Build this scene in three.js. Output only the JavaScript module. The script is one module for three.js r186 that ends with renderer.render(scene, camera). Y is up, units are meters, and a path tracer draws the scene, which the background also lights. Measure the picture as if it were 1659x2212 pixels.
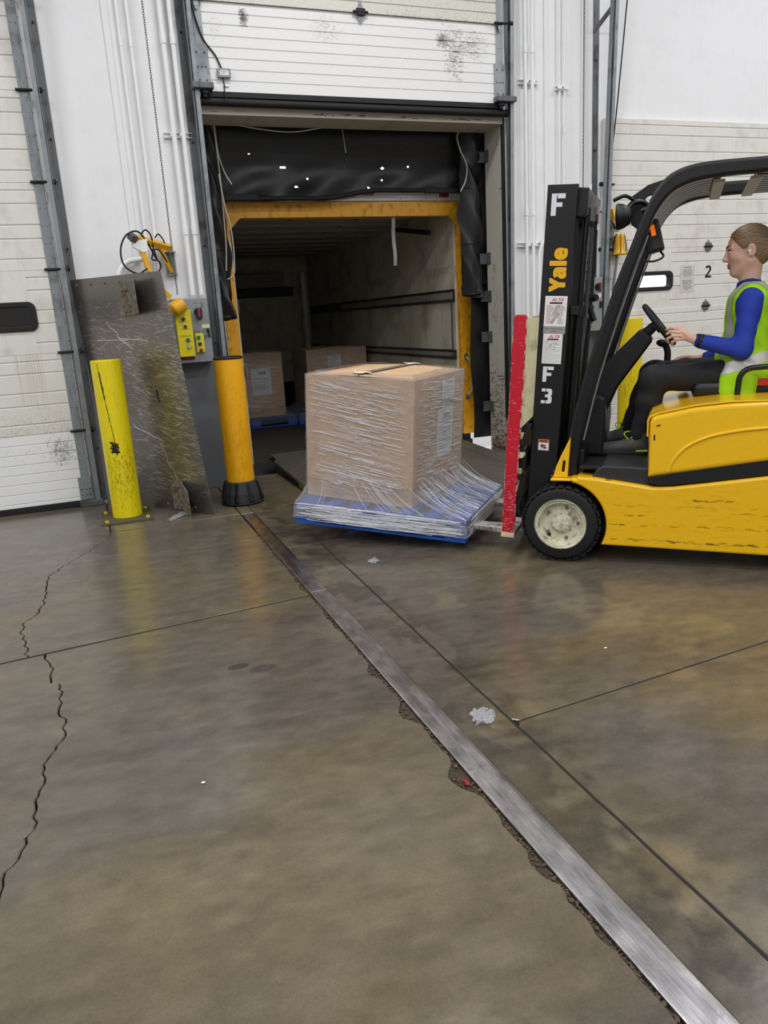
import * as THREE from 'three';
import { RoundedBoxGeometry } from 'three/addons/geometries/RoundedBoxGeometry.js';
import { mergeGeometries, mergeVertices, toCreasedNormals } from 'three/addons/utils/BufferGeometryUtils.js';
import { MarchingCubes } from 'three/addons/objects/MarchingCubes.js';
import { RectAreaLightUniformsLib } from 'three/addons/lights/RectAreaLightUniformsLib.js';

// ---------------------------------------------------------------- camera, sky, lamps, exposure
// world: x along the dock wall, y up, the wall's inner face at z = 0, the room towards +z
const scene = new THREE.Scene();
const renderer = new THREE.WebGLRenderer({ antialias: true });
renderer.toneMapping = THREE.LinearToneMapping;
renderer.toneMappingExposure = 1.0;
renderer.shadowMap.enabled = true;
RectAreaLightUniformsLib.init();
const camera = new THREE.PerspectiveCamera(2 * Math.atan(1106 / 1640) * 180 / Math.PI, 1659 / 2212, 0.05, 100);
camera.position.set(0, 1.5, 7.27);
{
  const m = new THREE.Matrix4().makeBasis(
    new THREE.Vector3(0.93165453, -0.0578034, 0.358718),
    new THREE.Vector3(0.14206641, 0.96662196, -0.21321144),
    new THREE.Vector3(-0.33442035, 0.24960118, 0.90876965));
  camera.quaternion.setFromRotationMatrix(m);
}
scene.add(camera);
scene.background = new THREE.Color(1.0, 1.02, 1.05);       // bright overcast sky outside the dock
scene.backgroundIntensity = 2.2;
const LAMP_POWER = 29;                                      // radiance of the high-bay panels
const LAMP_Y = 6.3;
const LAMPS = [];
for (const z of [2.6, 6.4, 10.4, 14.4]) for (const x of [-7.2, -2.4, 2.4, 7.2, 12]) LAMPS.push([x, z]);
const LAMP_W = 1.5, LAMP_D = 0.6;
for (const [x, z] of LAMPS) {
  const l = new THREE.RectAreaLight(0xf8faff, LAMP_POWER, LAMP_W, LAMP_D);
  l.position.set(x, LAMP_Y - 0.075, z); l.lookAt(x, 0, z); l.name = 'lamp_light';
  scene.add(l);
}

// ---------------------------------------------------------------- helpers
const PI = Math.PI, rad = (d) => d * PI / 180;
const V = (x, y, z) => new THREE.Vector3(x, y, z);
let seedState = 12345;
const rnd = () => { seedState = (seedState * 1664525 + 1013904223) >>> 0; return seedState / 4294967296; };
const rr = (a, b) => a + (b - a) * rnd();
const taken = new Map();
function numbered(n) { const k = taken.get(n) || 0; taken.set(n, k + 1); return k ? n + '_' + String(k).padStart(3, '0') : n; }
function shadows(o) { o.traverse((c) => { if (c.isMesh) { c.castShadow = true; c.receiveShadow = true; } }); return o; }
function tag(o, label, category, group, kind) {
  o.userData.label = label;
  if (category) o.userData.category = category;
  if (group) o.userData.group = group;
  if (kind) o.userData.kind = kind;
  return o;
}
function thing(name, label, category, pos = [0, 0, 0], turn = 0, group) {
  const o = new THREE.Group(); o.name = numbered(name); o.position.set(...pos); o.rotation.y = turn;
  scene.add(o); return tag(o, label, category, group);
}
function struct(name, label, pos = [0, 0, 0]) {
  const o = new THREE.Group(); o.name = name; o.position.set(...pos); scene.add(o);
  return tag(o, label, null, null, 'structure');
}
function part(name, geo, mat, parent = scene, label) {
  const m = new THREE.Mesh(Array.isArray(geo) ? merge(geo) : geo, mat);
  m.name = name; m.castShadow = m.receiveShadow = true; parent.add(m);
  if (label) m.userData.label = label;
  return m;
}
function solo(name, geo, mat, label, category, group, pos) {
  const m = part(numbered(name), geo, mat, scene);
  if (pos) m.position.set(...pos);
  return tag(m, label, category, group);
}
function clean(g) {
  const o = g.index ? g.toNonIndexed() : g.clone();
  for (const k of Object.keys(o.attributes)) if (!['position', 'normal', 'uv'].includes(k)) o.deleteAttribute(k);
  if (!o.attributes.uv) o.setAttribute('uv', new THREE.BufferAttribute(new Float32Array(o.attributes.position.count * 2), 2));
  return o;
}
function merge(list) { return list.length === 1 ? list[0] : mergeGeometries(list.map(clean)); }
// uv in metres, projected along the face's own axis
function boxUV(g, s = 1) {
  const o = clean(g), p = o.attributes.position, n = p.count, uv = new Float32Array(n * 2);
  const a = V(), b = V(), c = V();
  for (let i = 0; i < n; i += 3) {
    a.fromBufferAttribute(p, i); b.fromBufferAttribute(p, i + 1).sub(a); c.fromBufferAttribute(p, i + 2).sub(a);
    b.cross(c); const ax = Math.abs(b.x), ay = Math.abs(b.y), az = Math.abs(b.z);
    for (let k = i; k < i + 3; k++) {
      const x = p.getX(k), y = p.getY(k), z = p.getZ(k);
      const q = ay >= ax && ay >= az ? [x, z] : ax >= az ? [z, y] : [x, y];
      uv[2 * k] = q[0] / s; uv[2 * k + 1] = q[1] / s;
    }
  }
  o.setAttribute('uv', new THREE.BufferAttribute(uv, 2)); return o;
}
// uv fitted to a rectangle seen along one axis: 'xy', 'zy' or 'xz'
function fitUV(g, axes, a0, a1, b0, b1) {
  const o = clean(g), p = o.attributes.position, uv = new Float32Array(p.count * 2), f = { x: 'getX', y: 'getY', z: 'getZ' };
  for (let i = 0; i < p.count; i++) { uv[2 * i] = (p[f[axes[0]]](i) - a0) / (a1 - a0); uv[2 * i + 1] = (p[f[axes[1]]](i) - b0) / (b1 - b0); }
  o.setAttribute('uv', new THREE.BufferAttribute(uv, 2)); return o;
}
function bx(x0, x1, y0, y1, z0, z1, r = 0) {
  const w = Math.abs(x1 - x0), h = Math.abs(y1 - y0), d = Math.abs(z1 - z0);
  const g = r > 0 ? new RoundedBoxGeometry(w, h, d, 2, Math.min(r, w / 2.01, h / 2.01, d / 2.01)) : new THREE.BoxGeometry(w, h, d);
  return g.translate((x0 + x1) / 2, (y0 + y1) / 2, (z0 + z1) / 2);
}
function cb(x, y, z, w, h, d, r = 0) { return bx(x - w / 2, x + w / 2, y - h / 2, y + h / 2, z - d / 2, z + d / 2, r); }
const UP = V(0, 1, 0);
function rod(a, b, r, r2 = r, seg = 12) {          // tapered cylinder from a to b
  a = a.isVector3 ? a : V(...a); b = b.isVector3 ? b : V(...b);
  const d = b.clone().sub(a), g = new THREE.CylinderGeometry(r2, r, d.length(), seg);
  g.applyQuaternion(new THREE.Quaternion().setFromUnitVectors(UP, d.clone().normalize()));
  return g.translate((a.x + b.x) / 2, (a.y + b.y) / 2, (a.z + b.z) / 2);
}
function tube(pts, r, seg = 40, rs = 8, tension = 0.5) {
  return new THREE.TubeGeometry(new THREE.CatmullRomCurve3(pts.map((p) => V(...p)), false, 'centripetal', tension), seg, r, rs);
}
function beam(a, b, w, h, r = 0.003) {             // box of section w (sideways) x h (other) from a to b
  a = V(...a); b = V(...b); const d = b.clone().sub(a), L = d.length();
  const g = new RoundedBoxGeometry(w, L, h, 1, Math.min(r, w / 2.1, h / 2.1));
  g.applyQuaternion(new THREE.Quaternion().setFromUnitVectors(UP, d.normalize()));
  return g.translate((a.x + b.x) / 2, (a.y + b.y) / 2, (a.z + b.z) / 2);
}
// polygon in the xy plane given depth along z, bevelled
function slab(pts, z0, z1, bev = 0.004, holes = [], seg = 2) {
  const s = new THREE.Shape(pts.map((p) => new THREE.Vector2(p[0], p[1])));
  for (const h of holes) s.holes.push(new THREE.Path(h.map((p) => new THREE.Vector2(p[0], p[1]))));
  const g = new THREE.ExtrudeGeometry(s, { depth: Math.max(1e-4, z1 - z0 - 2 * bev), bevelEnabled: bev > 0, bevelThickness: bev, bevelSize: bev, bevelOffset: -bev, bevelSegments: seg, curveSegments: 16 });
  return g.translate(0, 0, z0 + bev);
}
function arcPts(cx, cy, r, a0, a1, n) { const o = []; for (let i = 0; i <= n; i++) { const a = rad(a0 + (a1 - a0) * i / n); o.push([cx + r * Math.cos(a), cy + r * Math.sin(a)]); } return o; }
function lathe(pts, seg = 32) { return new THREE.LatheGeometry(pts.map((p) => new THREE.Vector2(p[0], p[1])), seg); }
function mat(color, rough = 0.6, metal = 0, extra = {}) {
  const m = new THREE.MeshPhysicalMaterial({ color, roughness: rough, metalness: metal, ...extra });
  return m;
}
// ---- computed textures
function hash2(x, y, s) { let h = (x * 374761393 + y * 668265263 + s * 974711) | 0; h = Math.imul(h ^ (h >>> 13), 1274126177); h ^= h >>> 16; return (h >>> 0) / 4294967296; }
const NT = new Float32Array(65536); for (let i = 0; i < 65536; i++) NT[i] = hash2(i & 255, i >> 8, 77);
function vnoise(x, y, s, per = 0) {
  let xi = Math.floor(x), yi = Math.floor(y); const fx = x - xi, fy = y - yi, u = fx * fx * (3 - 2 * fx), v = fy * fy * (3 - 2 * fy);
  let x1 = xi + 1, y1 = yi + 1;
  if (per) { xi = ((xi % per) + per) % per; x1 = ((x1 % per) + per) % per; yi = ((yi % per) + per) % per; y1 = ((y1 % per) + per) % per; }
  const sx = s * 37, sy = s * 91, r0 = ((yi + sy) & 255) << 8, r1 = ((y1 + sy) & 255) << 8; xi = (xi + sx) & 255; x1 = (x1 + sx) & 255;
  const a = NT[r0 | xi], b = NT[r0 | x1], c = NT[r1 | xi], d = NT[r1 | x1];
  return a + (b - a) * u + (c - a) * v + (a - b - c + d) * u * v;
}
function fbm(x, y, s, oct = 4, per = 0) { let a = 0.5, t = 0, n = 0; for (let i = 0; i < oct; i++) { t += a * vnoise(x, y, s + i * 17, per); n += a; a *= 0.5; x *= 2; y *= 2; per *= 2; } return t / n; }
function dataTex(w, h, fn, srgb = true, wrap = THREE.RepeatWrapping) {
  const d = new Uint8Array(w * h * 4);
  for (let j = 0; j < h; j++) for (let i = 0; i < w; i++) { const c = fn(i, j), k = 4 * (j * w + i); d[k] = c[0]; d[k + 1] = c[1]; d[k + 2] = c[2]; d[k + 3] = c[3] ?? 255; }
  const t = new THREE.DataTexture(d, w, h, THREE.RGBAFormat); t.wrapS = t.wrapT = wrap; t.magFilter = THREE.LinearFilter; t.minFilter = THREE.LinearMipmapLinearFilter;
  t.generateMipmaps = true; if (srgb) t.colorSpace = THREE.SRGBColorSpace; t.needsUpdate = true; return t;
}
function canvasTex(w, h, draw, srgb = true) {
  const c = document.createElement('canvas'); c.width = w; c.height = h; draw(c.getContext('2d'), w, h);
  const t = new THREE.CanvasTexture(c); if (srgb) t.colorSpace = THREE.SRGBColorSpace; t.anisotropy = 8; return t;
}
const clamp = (x, a = 0, b = 255) => Math.min(b, Math.max(a, x));
const lerp = (a, b, t) => a + (b - a) * t, sstep = (a, b, x) => { const t = clamp((x - a) / (b - a), 0, 1); return t * t * (3 - 2 * t); };
// paper-thin print standing on a surface: local xy plane facing +z
function decal(name, w, h, tex, parent, extra = {}) {
  const m = new THREE.Mesh(extra.transparent ? new THREE.PlaneGeometry(w, h) : new THREE.BoxGeometry(w, h, 0.0008), new THREE.MeshStandardMaterial({ map: tex, roughness: 0.5, ...extra }));
  m.name = name; m.castShadow = m.receiveShadow = true; parent.add(m); return m;
}

// ---------------------------------------------------------------- shared materials
const speckle = dataTex(256, 256, (i, j) => { const v = 120 + 110 * (fbm(i / 16, j / 16, 3, 4, 16) - 0.2) + 30 * (hash2(i, j, 8) - 0.5); return [clamp(v), clamp(v), clamp(v)]; }, false);
function speckled(rx, ry) { const t = speckle.clone(); t.repeat.set(rx, ry); t.needsUpdate = true; return t; }
const bumpFine = speckled(6, 6), bumpMid = speckled(1.5, 1.5);
// painted metal sheet with faint grime, 2 m tile
function grimeTex(base, dirt, amt, seed) {
  return dataTex(512, 512, (i, j) => {
    const a = fbm(i / 32, j / 32, seed, 5, 16), b = fbm(i / 8, j / 64, seed + 9, 3, 64), sp = hash2(i, j, seed) > 0.999 ? 0.6 : 0;
    const d = clamp(sstep(0.48, 0.9, a) * amt + sstep(0.55, 0.9, b) * amt * 0.5 + sp * amt, 0, 1), n = 5 * (hash2(i, j, seed + 5) - 0.5);
    return [0, 1, 2].map((k) => clamp(lerp(base[k], dirt[k], d) + n));
  });
}
const M = {};
M.wall = mat(0xffffff, 0.42, 0, { map: grimeTex([236, 236, 236], [214, 214, 214], 0.2, 11), bumpMap: bumpMid, bumpScale: 0.0012 });
M.wallGrey = mat(0x6f7276, 0.5, 0, { bumpMap: bumpMid, bumpScale: 0.001 });
M.ceiling = mat(0xd8d8d6, 0.8);
M.galv = mat(0xb4b8ba, 0.45, 0.35, { map: grimeTex([205, 208, 210], [120, 120, 118], 0.6, 21), bumpMap: bumpFine, bumpScale: 0.0006 });
M.galvDark = mat(0x7c7f81, 0.5, 0.3, { map: grimeTex([210, 210, 210], [90, 90, 90], 0.7, 22) });
M.iron = mat(0x2a2a2a, 0.55, 0.5);
M.rubber = mat(0x0f0f10, 0.65);
M.blackPaint = mat(0x0b0c0d, 0.36, 0);
M.blackPlastic = mat(0x101112, 0.5, 0);
M.door = mat(0xffffff, 0.55, 0, { map: grimeTex([226, 223, 214], [186, 181, 170], 0.4, 31) });
M.doorNew = mat(0xffffff, 0.45, 0, { map: grimeTex([240, 240, 238], [150, 150, 150], 0.2, 33) });
M.jamb = mat(0xffffff, 0.6, 0, { map: grimeTex([196, 192, 180], [120, 112, 98], 0.5, 35) });
M.conduit = mat(0xf2f2f0, 0.3);
M.chain = mat(0x54504c, 0.5, 0.6);
M.steelBolt = mat(0x8a8a88, 0.4, 0.8);
M.white = mat(0xeeeeec, 0.5);

// ---------------------------------------------------------------- floor
const FX0 = -3, FZ0 = 0, FS = 8.5;            // texture square in metres
const floorMap = dataTex(2048, 2048, (i, j) => {
  const x = FX0 + FS * i / 2048, z = FZ0 + FS * j / 2048;
  const big = fbm(x * 0.7, z * 0.9, 101, 4), mid = fbm(x * 1.6 + z * 0.5, z * 5, 111, 4), fine = fbm(x * 14, z * 22, 121, 3), streak = fbm(x * 1.1 + z * 0.35, z * 16 - x * 2.5, 131, 4);
  const grain = hash2(i, j, 141) - 0.5;
  let v = 0.96 + 0.16 * (big - 0.5) + 0.1 * (mid - 0.5) + 0.24 * (fine - 0.5) + 0.14 * (streak - 0.5) + 0.1 * grain;
  let warm = sstep(0.42, 0.72, fbm(x * 0.9 + 3, z * 1.2, 151, 4));
  // worn light patches and the rubber-marked strip between the steel strip and the sawn joint
  const worn = sstep(0.6, 0.75, fbm(x * 3.1, z * 3.4, 161, 5)) * (x > 1.2 ? 1 : 0.35);
  v += 0.14 * worn; warm = Math.min(1, warm + 0.5 * worn);
  if (x > 1.09 && x < 1.5) { const d = sstep(0.42, 0.62, fbm(x * 9, z * 7, 171, 5)) * (1 - sstep(1.3, 1.5, x)); v -= 0.2 * d; }
  const dark = sstep(0.58, 0.72, fbm(x * 1.3 + z, z * 9 - x * 3, 181, 4)); v -= 0.035 * dark;
  const r = 98, g = 90, b = 80, wr = 105, wg = 94, wb = 72;
  // black boot mark
  { const a = (x - 0.435) / 0.05, b2 = (z - 4.05) / 0.03; if (a * a + b2 * b2 < 1 + 0.5 * (fine - 0.5)) v *= 0.62; const c2 = (x - 0.535) / 0.06, d2 = (z - 4.115) / 0.036; if (c2 * c2 + d2 * d2 < 1 && Math.sin((x * 0.8 - z * 0.6) * 420) > -0.1) v *= 0.72; }
  return [clamp(v * lerp(r, wr, warm)), clamp(v * lerp(g, wg, warm)), clamp(v * lerp(b, wb, warm))];
}, true, THREE.MirroredRepeatWrapping);
const floorRough = dataTex(512, 512, (i, j) => { const v = 96 + 90 * (fbm(i / 40, j / 24, 201, 5) - 0.5) + 14 * (hash2(i, j, 3) - 0.5); return [v, v, v].map((q) => clamp(q)); }, false);
floorRough.repeat.set(3, 3);
const floorBump = dataTex(1024, 1024, (i, j) => { const v = 128 + 120 * (fbm(i / 10, j / 7, 211, 4) - 0.5) + 90 * (fbm(i / 90, j / 40, 217, 3) - 0.5); return [v, v, v].map((q) => clamp(q)); }, false);
floorBump.repeat.set(4, 4);
M.floor = mat(0xffffff, 0.54, 0, { map: floorMap, roughnessMap: floorRough, bumpMap: floorBump, bumpScale: 0.0006, specularIntensity: 1 });
M.dirt = mat(0x1d1a16, 0.95);
const floor = struct('floor', 'worn grey brown concrete warehouse floor with sawn joints and cracks');
part('sub_base', bx(-11, 17, -0.32, -0.022, 0.0, 19), M.dirt, floor);
function floorSlab(pts) {                        // pts in x,z
  const g = slab(pts.map(([x, z]) => [x, -z]), 0, 0.03, 0.0035, [], 1).rotateX(-PI / 2).translate(0, -0.03, 0);
  part('slab', fitUV(g, 'xz', FX0, FX0 + FS, FZ0, FZ0 + FS), M.floor, floor);
}
const G = 0.004;
const crackA = [[-0.03, 1.31], [-0.21, 1.70], [-0.36, 1.96], [-0.44, 2.13], [-0.44, 2.64], [-0.48, 2.86], [-0.53, 2.94], [-0.53, 3.11], [-0.50, 3.26], [-0.48, 3.47]];
const crackB = [[-0.40, 3.47], [-0.37, 3.62], [-0.36, 3.81], [-0.32, 3.86], [-0.32, 4.13], [-0.29, 4.23], [-0.30, 4.37], [-0.36, 4.52], [-0.35, 4.65], [-0.37, 4.78], [-0.37, 4.91], [-0.40, 5.01], [-0.42, 5.07], [-0.44, 5.12], [-0.44, 5.4], [-0.5, 6.2], [-0.46, 7], [-0.6, 9], [-0.5, 12]];
function jag(list, amp) {                        // ragged copy of a line
  const o = [];
  for (let i = 0; i < list.length - 1; i++) {
    const [a, b] = [list[i], list[i + 1]], L = Math.hypot(b[0] - a[0], b[1] - a[1]), n = Math.max(1, Math.min(14, Math.round(L / 0.035)));
    for (let k = 0; k < n; k++) { const t = k / n; o.push([lerp(a[0], b[0], t) + (k ? rr(-amp, amp) : 0), lerp(a[1], b[1], t) + (k ? rr(-amp, amp) * 0.5 : 0)]); }
  }
  o.push(list[list.length - 1]); return o;
}
const shift = (l, d) => l.map(([x, z]) => [x + d * (0.6 + 0.8 * rnd()), z]);
const jz = (x) => 3.42 - 0.095 * x, jz2 = (x) => 5.12 - 0.072 * x;
const cA = jag(crackA, 0.012), cB = jag(crackB, 0.012);
// chipped edge along the steel strip, from far to near
const chips = []; for (let z = 1.24; z < 18; z += 0.03) {
  const bite = (c, w, d) => d * Math.max(0, 1 - ((z - c) / w) ** 2);
  const chip = sstep(0.5, 0.75, fbm(z * 9, 5, 301, 3)) * 0.014 + bite(4.4, 0.07, 0.03) + bite(4.78, 0.1, 0.03) + bite(5.27, 0.1, 0.045) + bite(5.72, 0.07, 0.025);
  chips.push([0.982 - (z > 1.9 ? 0.004 + chip + 0.008 * (hash2(Math.round(z * 100), 3, 5) - 0.3) : 0.002), z]);
}
const chipsUpTo = (z) => chips.filter((p) => p[1] < z - 0.01), chipsFrom = (z) => chips.filter((p) => p[1] > z + 0.01);
floorSlab([[-0.03 + G, 0.01], [0.98, 0.01], [0.98, 1.194], [-0.03 + G, 1.194]]);
floorSlab([[-10.5, 0.01], [-0.03 - G, 0.01], ...shift(cA, -0.0025).map((p, i, a) => i === a.length - 1 ? [p[0], jz(p[0]) - 0.012] : p), [-10.5, jz(-10.5) - G]]);
floorSlab([[-0.03, 1.2 + G], [0.98, 1.2 + G], ...chipsUpTo(jz(0.98)), [0.95, jz(0.95) - 0.012], [-0.474, jz(-0.474) - 0.012], ...shift(cA, 0.0025).reverse().slice(1)]);
floorSlab([[-10.5, jz(-10.5) + G], [-0.405, jz(-0.405) + G], ...shift(cB, -0.0025).slice(1), [-0.5, 18.5], [-10.5, 18.5]]);
floorSlab([[-0.395, jz(-0.395) + G], [0.95, jz(0.95) + G], ...chipsFrom(jz(0.98)), [0.95, 18.5], [-0.49, 18.5], ...shift(cB, 0.0025).reverse().slice(0, -1)]);
const line2 = (d) => { const o = []; for (let z = 2.36; z < 18; z += 0.06) o.push([1.325 - 0.012 * (z - 2.36) * (z < 8 ? 1 : 8 / z) + d + 0.0035 * (hash2(Math.round(z * 50), 7, 9) - 0.5), z]); return o; };
floorSlab([[1.093, 2.352 + G], [1.32, 2.352 + G], ...line2(-0.004), [1.2, 18.5], [1.093, 18.5]]);
const l2r = line2(0.004);
floorSlab([[1.33, 2.352 + G], [16.5, 2.352 + G], [16.5, jz2(16.5) - G], ...[], [1.32, jz2(1.32) - G], ...l2r.filter((p) => p[1] < jz2(1.32) - 0.02).reverse()]);
floorSlab([...l2r.filter((p) => p[1] > jz2(1.32) + 0.01), [1.22, 18.5], [16.5, 18.5], [16.5, jz2(16.5) + G], [1.315, jz2(1.32) + G]]);
floorSlab([[1.093, -0.3], [1.645, -0.3], [1.645, 2.352 - G], [1.093, 2.352 - G]]);
floorSlab([[0.99, 0.01], [1.089, 0.01], [1.089, 1.22], [0.99, 1.22]]);
floorSlab([[1.65, 1.9], [3.88, 1.9], [3.88, 2.352 - G], [1.65, 2.352 - G]]);
floorSlab([[3.885, -0.3], [4.15, -0.3], [4.15, 0.0], [16.5, 0.0], [16.5, 2.352 - G], [3.885, 2.352 - G]]);
const sealant = mat(0x1b1917, 0.85);
const seal = (pts) => part('joint_sealant', slab(pts.map(([x, z]) => [x, -z]), 0, 0.02, 0, [], 1).rotateX(-PI / 2).translate(0, -0.0215, 0), sealant, floor);
seal([[-10.4, jz(-10.4) - 0.0125], [0.94, jz(0.94) - 0.0125], [0.94, jz(0.94) + 0.0045], [-10.4, jz(-10.4) + 0.0045]]);
seal([[1.335, jz2(1.33) - 0.0045], [16.4, jz2(16.4) - 0.0045], [16.4, jz2(16.4) + 0.0045], [1.335, jz2(1.33) + 0.0045]]);
seal([[-0.02, 1.1935], [0.98, 1.1935], [0.98, 1.2045], [-0.02, 1.2045]]);
seal([...line2(-0.0045), ...line2(0.0045).reverse()]);
part('sill_base', bx(1.2, 4.15, -0.3, -0.03, -0.3, 0), M.dirt, floor);
part('joint_fill', boxUV(bx(0.86, 0.989, -0.03, -0.011, 1.9, 18), 0.3), mat(0xffffff, 0.95, 0, { map: grimeTex([74, 62, 48], [30, 26, 22], 1.4, 71), bumpMap: bumpFine, bumpScale: 0.004 }), floor);
// loose grit lying in the chipped edge: nobody could count it
{
  const list = []; const unit = new THREE.IcosahedronGeometry(1, 0);
  for (let k = 0; k < 900; k++) {
    const p = chips[Math.floor(rr(20, 175))], x = rr(p[0] + 0.003, 0.986), s = rr(0.0015, 0.006);
    if (x - p[0] < 0.004) continue;
    list.push(unit.clone().scale(s * rr(0.6, 1.6), s * 0.7, s * rr(0.6, 1.6)).rotateY(rr(0, 6)).translate(x, -0.011 + rr(0, 0.007), p[1] + rr(-0.015, 0.015)));
  }
  for (let k = 0; k < 120; k++) { const p = chips[Math.floor(rr(40, 165))], x = rr(p[0], 0.986); list.push(cb(0, 0, 0, rr(0.01, 0.035), 0.002, 0.003).rotateY(rr(0, 6)).translate(x, -0.008, p[1])); }
  const g = part('joint_grit', list, mat(0x5b4c3a, 0.95), scene); tag(g, 'dark grit and wood splinters packed beside the floor steel strip', 'grit', null, 'stuff');
}
// steel strip let into the floor, in welded lengths
{
  M.strip = mat(0xffffff, 0.3, 1, { map: dataTex(256, 1024, (i, j) => { const s = fbm(i / 3, j / 60, 401, 4), b = fbm(i / 40, j / 40, 411, 4); const v = 184 + 60 * (s - 0.5) + 90 * (b - 0.5); return [clamp(v + 3), clamp(v), clamp(v + 1)]; }), bumpMap: bumpFine, bumpScale: 0.0008 });
  M.strip.map.repeat.set(4, 0.5);
  const st = thing('steel_strip', 'long worn steel strip set flush in the concrete floor', 'floor strip', [1.04, 0, 1.24]);
  let z = 0; for (const L of [2.05, 2.4, 2.2, 3.2, 4, 3.2]) { part('strip_length', boxUV(slab([[-0.05, -0.03], [0.05, -0.03], [0.05, 0.0015], [0.036, 0.004], [-0.046, 0.004], [-0.05, 0.001]], z, z + L - 0.0015, 0.0004, [], 1)), M.strip, st); z += L; }
}

// ---------------------------------------------------------------- walls, ceiling
function holeWall(x0, x1, y0, y1, holes, z0, z1) {
  return slab([[x0, y0], [x1, y0], [x1, y1], [x0, y1]], z0, z1, 0, holes.map(([a, b, c, d]) => [[a, c], [a, d], [b, d], [b, c]]));
}
// openings reach below the floor line so that doors stand on the slab
const OPEN = [[-2.95, -0.2, 0, 4.6], [1.19, 4.17, 0, 3.385], [5.42, 8.3, 0, 3.32]];
const wallF = struct('wall_front', 'white dock wall with three truck doors');
{
  const xs = [[-11, -2.95], [-0.2, 1.19], [4.17, 5.42], [8.3, 17]];
  xs.forEach(([a, b], i) => part('wall_section', boxUV(bx(a, b, -0.3, 7.4, -0.3, 0), 2), M.wall, wallF));
  OPEN.forEach(([a, b, c, d]) => part('wall_section', boxUV(bx(a, b, d, 7.4, -0.3, 0), 2), M.wall, wallF));
}
for (const [n, l, g] of [
  ['wall_left', 'plain white side wall of the warehouse', bx(-11.3, -11, -0.3, 7.4, -0.3, 19.3)],
  ['wall_right', 'plain white end wall of the warehouse', bx(17, 17.3, -0.3, 7.4, -0.3, 19.3)],
  ['wall_back', 'plain white wall facing the dock doors', bx(-11, 17, -0.3, 7.4, 19, 19.3)]]) tag(part(n, boxUV(g, 2), M.wall, scene), l, null, null, 'structure');
tag(part('ceiling', bx(-11.3, 17.3, 7.4, 7.6, -0.3, 19.3), M.ceiling, scene), 'pale steel deck ceiling above the dock', null, null, 'structure');
tag(part('ground_outside', bx(-30, 40, -1.5, -1.3, -40, -0.3), mat(0x8a8884, 0.9), scene), 'grey yard paving outside the dock doors', null, null, 'structure');
// grey painted dado between the doors
tag(part('trim_1', bx(-0.02, 1.18, 0, 1.22, 0, 0.012, 0.003), M.wallGrey, scene), 'grey painted lower wall panel between the dock doors', null, null, 'structure');
tag(part('trim_2', bx(4.34, 5.33, 0, 1.22, 0, 0.012, 0.003), M.wallGrey, scene), 'grey painted lower wall panel behind the lift truck', null, null, 'structure');
// cover strips over the liner panel joints
[[0.52, 'trim_3'], [4.68, 'trim_4'], [5.12, 'trim_5']].forEach(([x, n]) => tag(part(n, cb(x, 4.3, 0.006, 0.05, 6.1, 0.012, 0.004), M.wall, scene), 'narrow vertical white cover strip on the dock wall', null, null, 'structure'));
// high-bay lamps
{
  const glow = new THREE.MeshStandardMaterial({ color: 0xffffff, emissive: 0xf8faff, emissiveIntensity: 5 });
  LAMPS.forEach(([x, z], i) => {
    const t = thing('high_bay_lamp', 'flat white high bay lamp hung under the ceiling', 'lamp', [x, LAMP_Y, z], 0, 'ceiling lamps');
    part('housing', bx(-LAMP_W / 2 - 0.03, LAMP_W / 2 + 0.03, 0, 0.09, -LAMP_D / 2 - 0.03, LAMP_D / 2 + 0.03, 0.01), M.white, t);
    part('diffuser', bx(-LAMP_W / 2, LAMP_W / 2, -0.05, -0.001, -LAMP_D / 2, LAMP_D / 2), glow, t);
    for (const s of [-0.6, 0.6]) part('hanger', rod([s, 0.09, 0], [s, 7.4 - LAMP_Y, 0], 0.006), M.galv, t);
  });
}

// ---------------------------------------------------------------- dock doors
// one ribbed door panel: x0..x1, base y, height h, back at z
function doorPanel(x0, x1, y, h, z, ribs) {
  const p = [[0, 0], [0.045, 0]]; const n = ribs.length;
  for (const [r, w] of ribs) { const yy = r * h; p.push([0.045, yy - w], [0.036, yy - w * 0.3], [0.036, yy + w * 0.3], [0.045, yy + w]); }
  p.push([0.045, h - 0.004], [0.041, h - 0.0015], [0, h - 0.0015]);
  // profile is (z, y); extrude along x
  const s = new THREE.Shape(p.map(([a, b]) => new THREE.Vector2(-a, b)));
  const g = new THREE.ExtrudeGeometry(s, { depth: x1 - x0, bevelEnabled: false }).rotateY(PI / 2);
  return g.translate(x0, y, z);
}
const RIB8 = [1, 2, 3, 4, 5, 6, 7].map((k) => [k / 8, 0.006]);
const RIBOLD = [0.13, 0.36, 0.52, 0.76, 0.91].map((k) => [k, 0.009]);
function hinge(parent, x, y, z, s = 1) {            // stamped door hinge with two leaves and a knuckle
  const h = part('hinge', [slab([[-0.022, 0.01], [0.022, 0.01], [0.022, 0.04], [0.008, 0.085], [-0.008, 0.085], [-0.022, 0.04]].map(([a, b]) => [a * s, b * s]), 0, 0.004, 0.001),
    slab([[-0.022, -0.01], [0.022, -0.01], [0.022, -0.035], [0.008, -0.075], [-0.008, -0.075], [-0.022, -0.035]].reverse().map(([a, b]) => [a * s, b * s]), 0, 0.004, 0.001)], M.galv, parent);
  h.position.set(x, y, z);
  part('knuckle', [rod([-0.065 * s, 0, 0.014], [0.06 * s, 0, 0.014], 0.011, 0.011, 10)], M.iron, h);
  for (const yy of [0.055, -0.048]) part('bolt', [rod([0, yy * s, 0.003], [0, yy * s, 0.009], 0.006, 0.006, 6)], M.steelBolt, h);
  return h;
}
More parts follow.
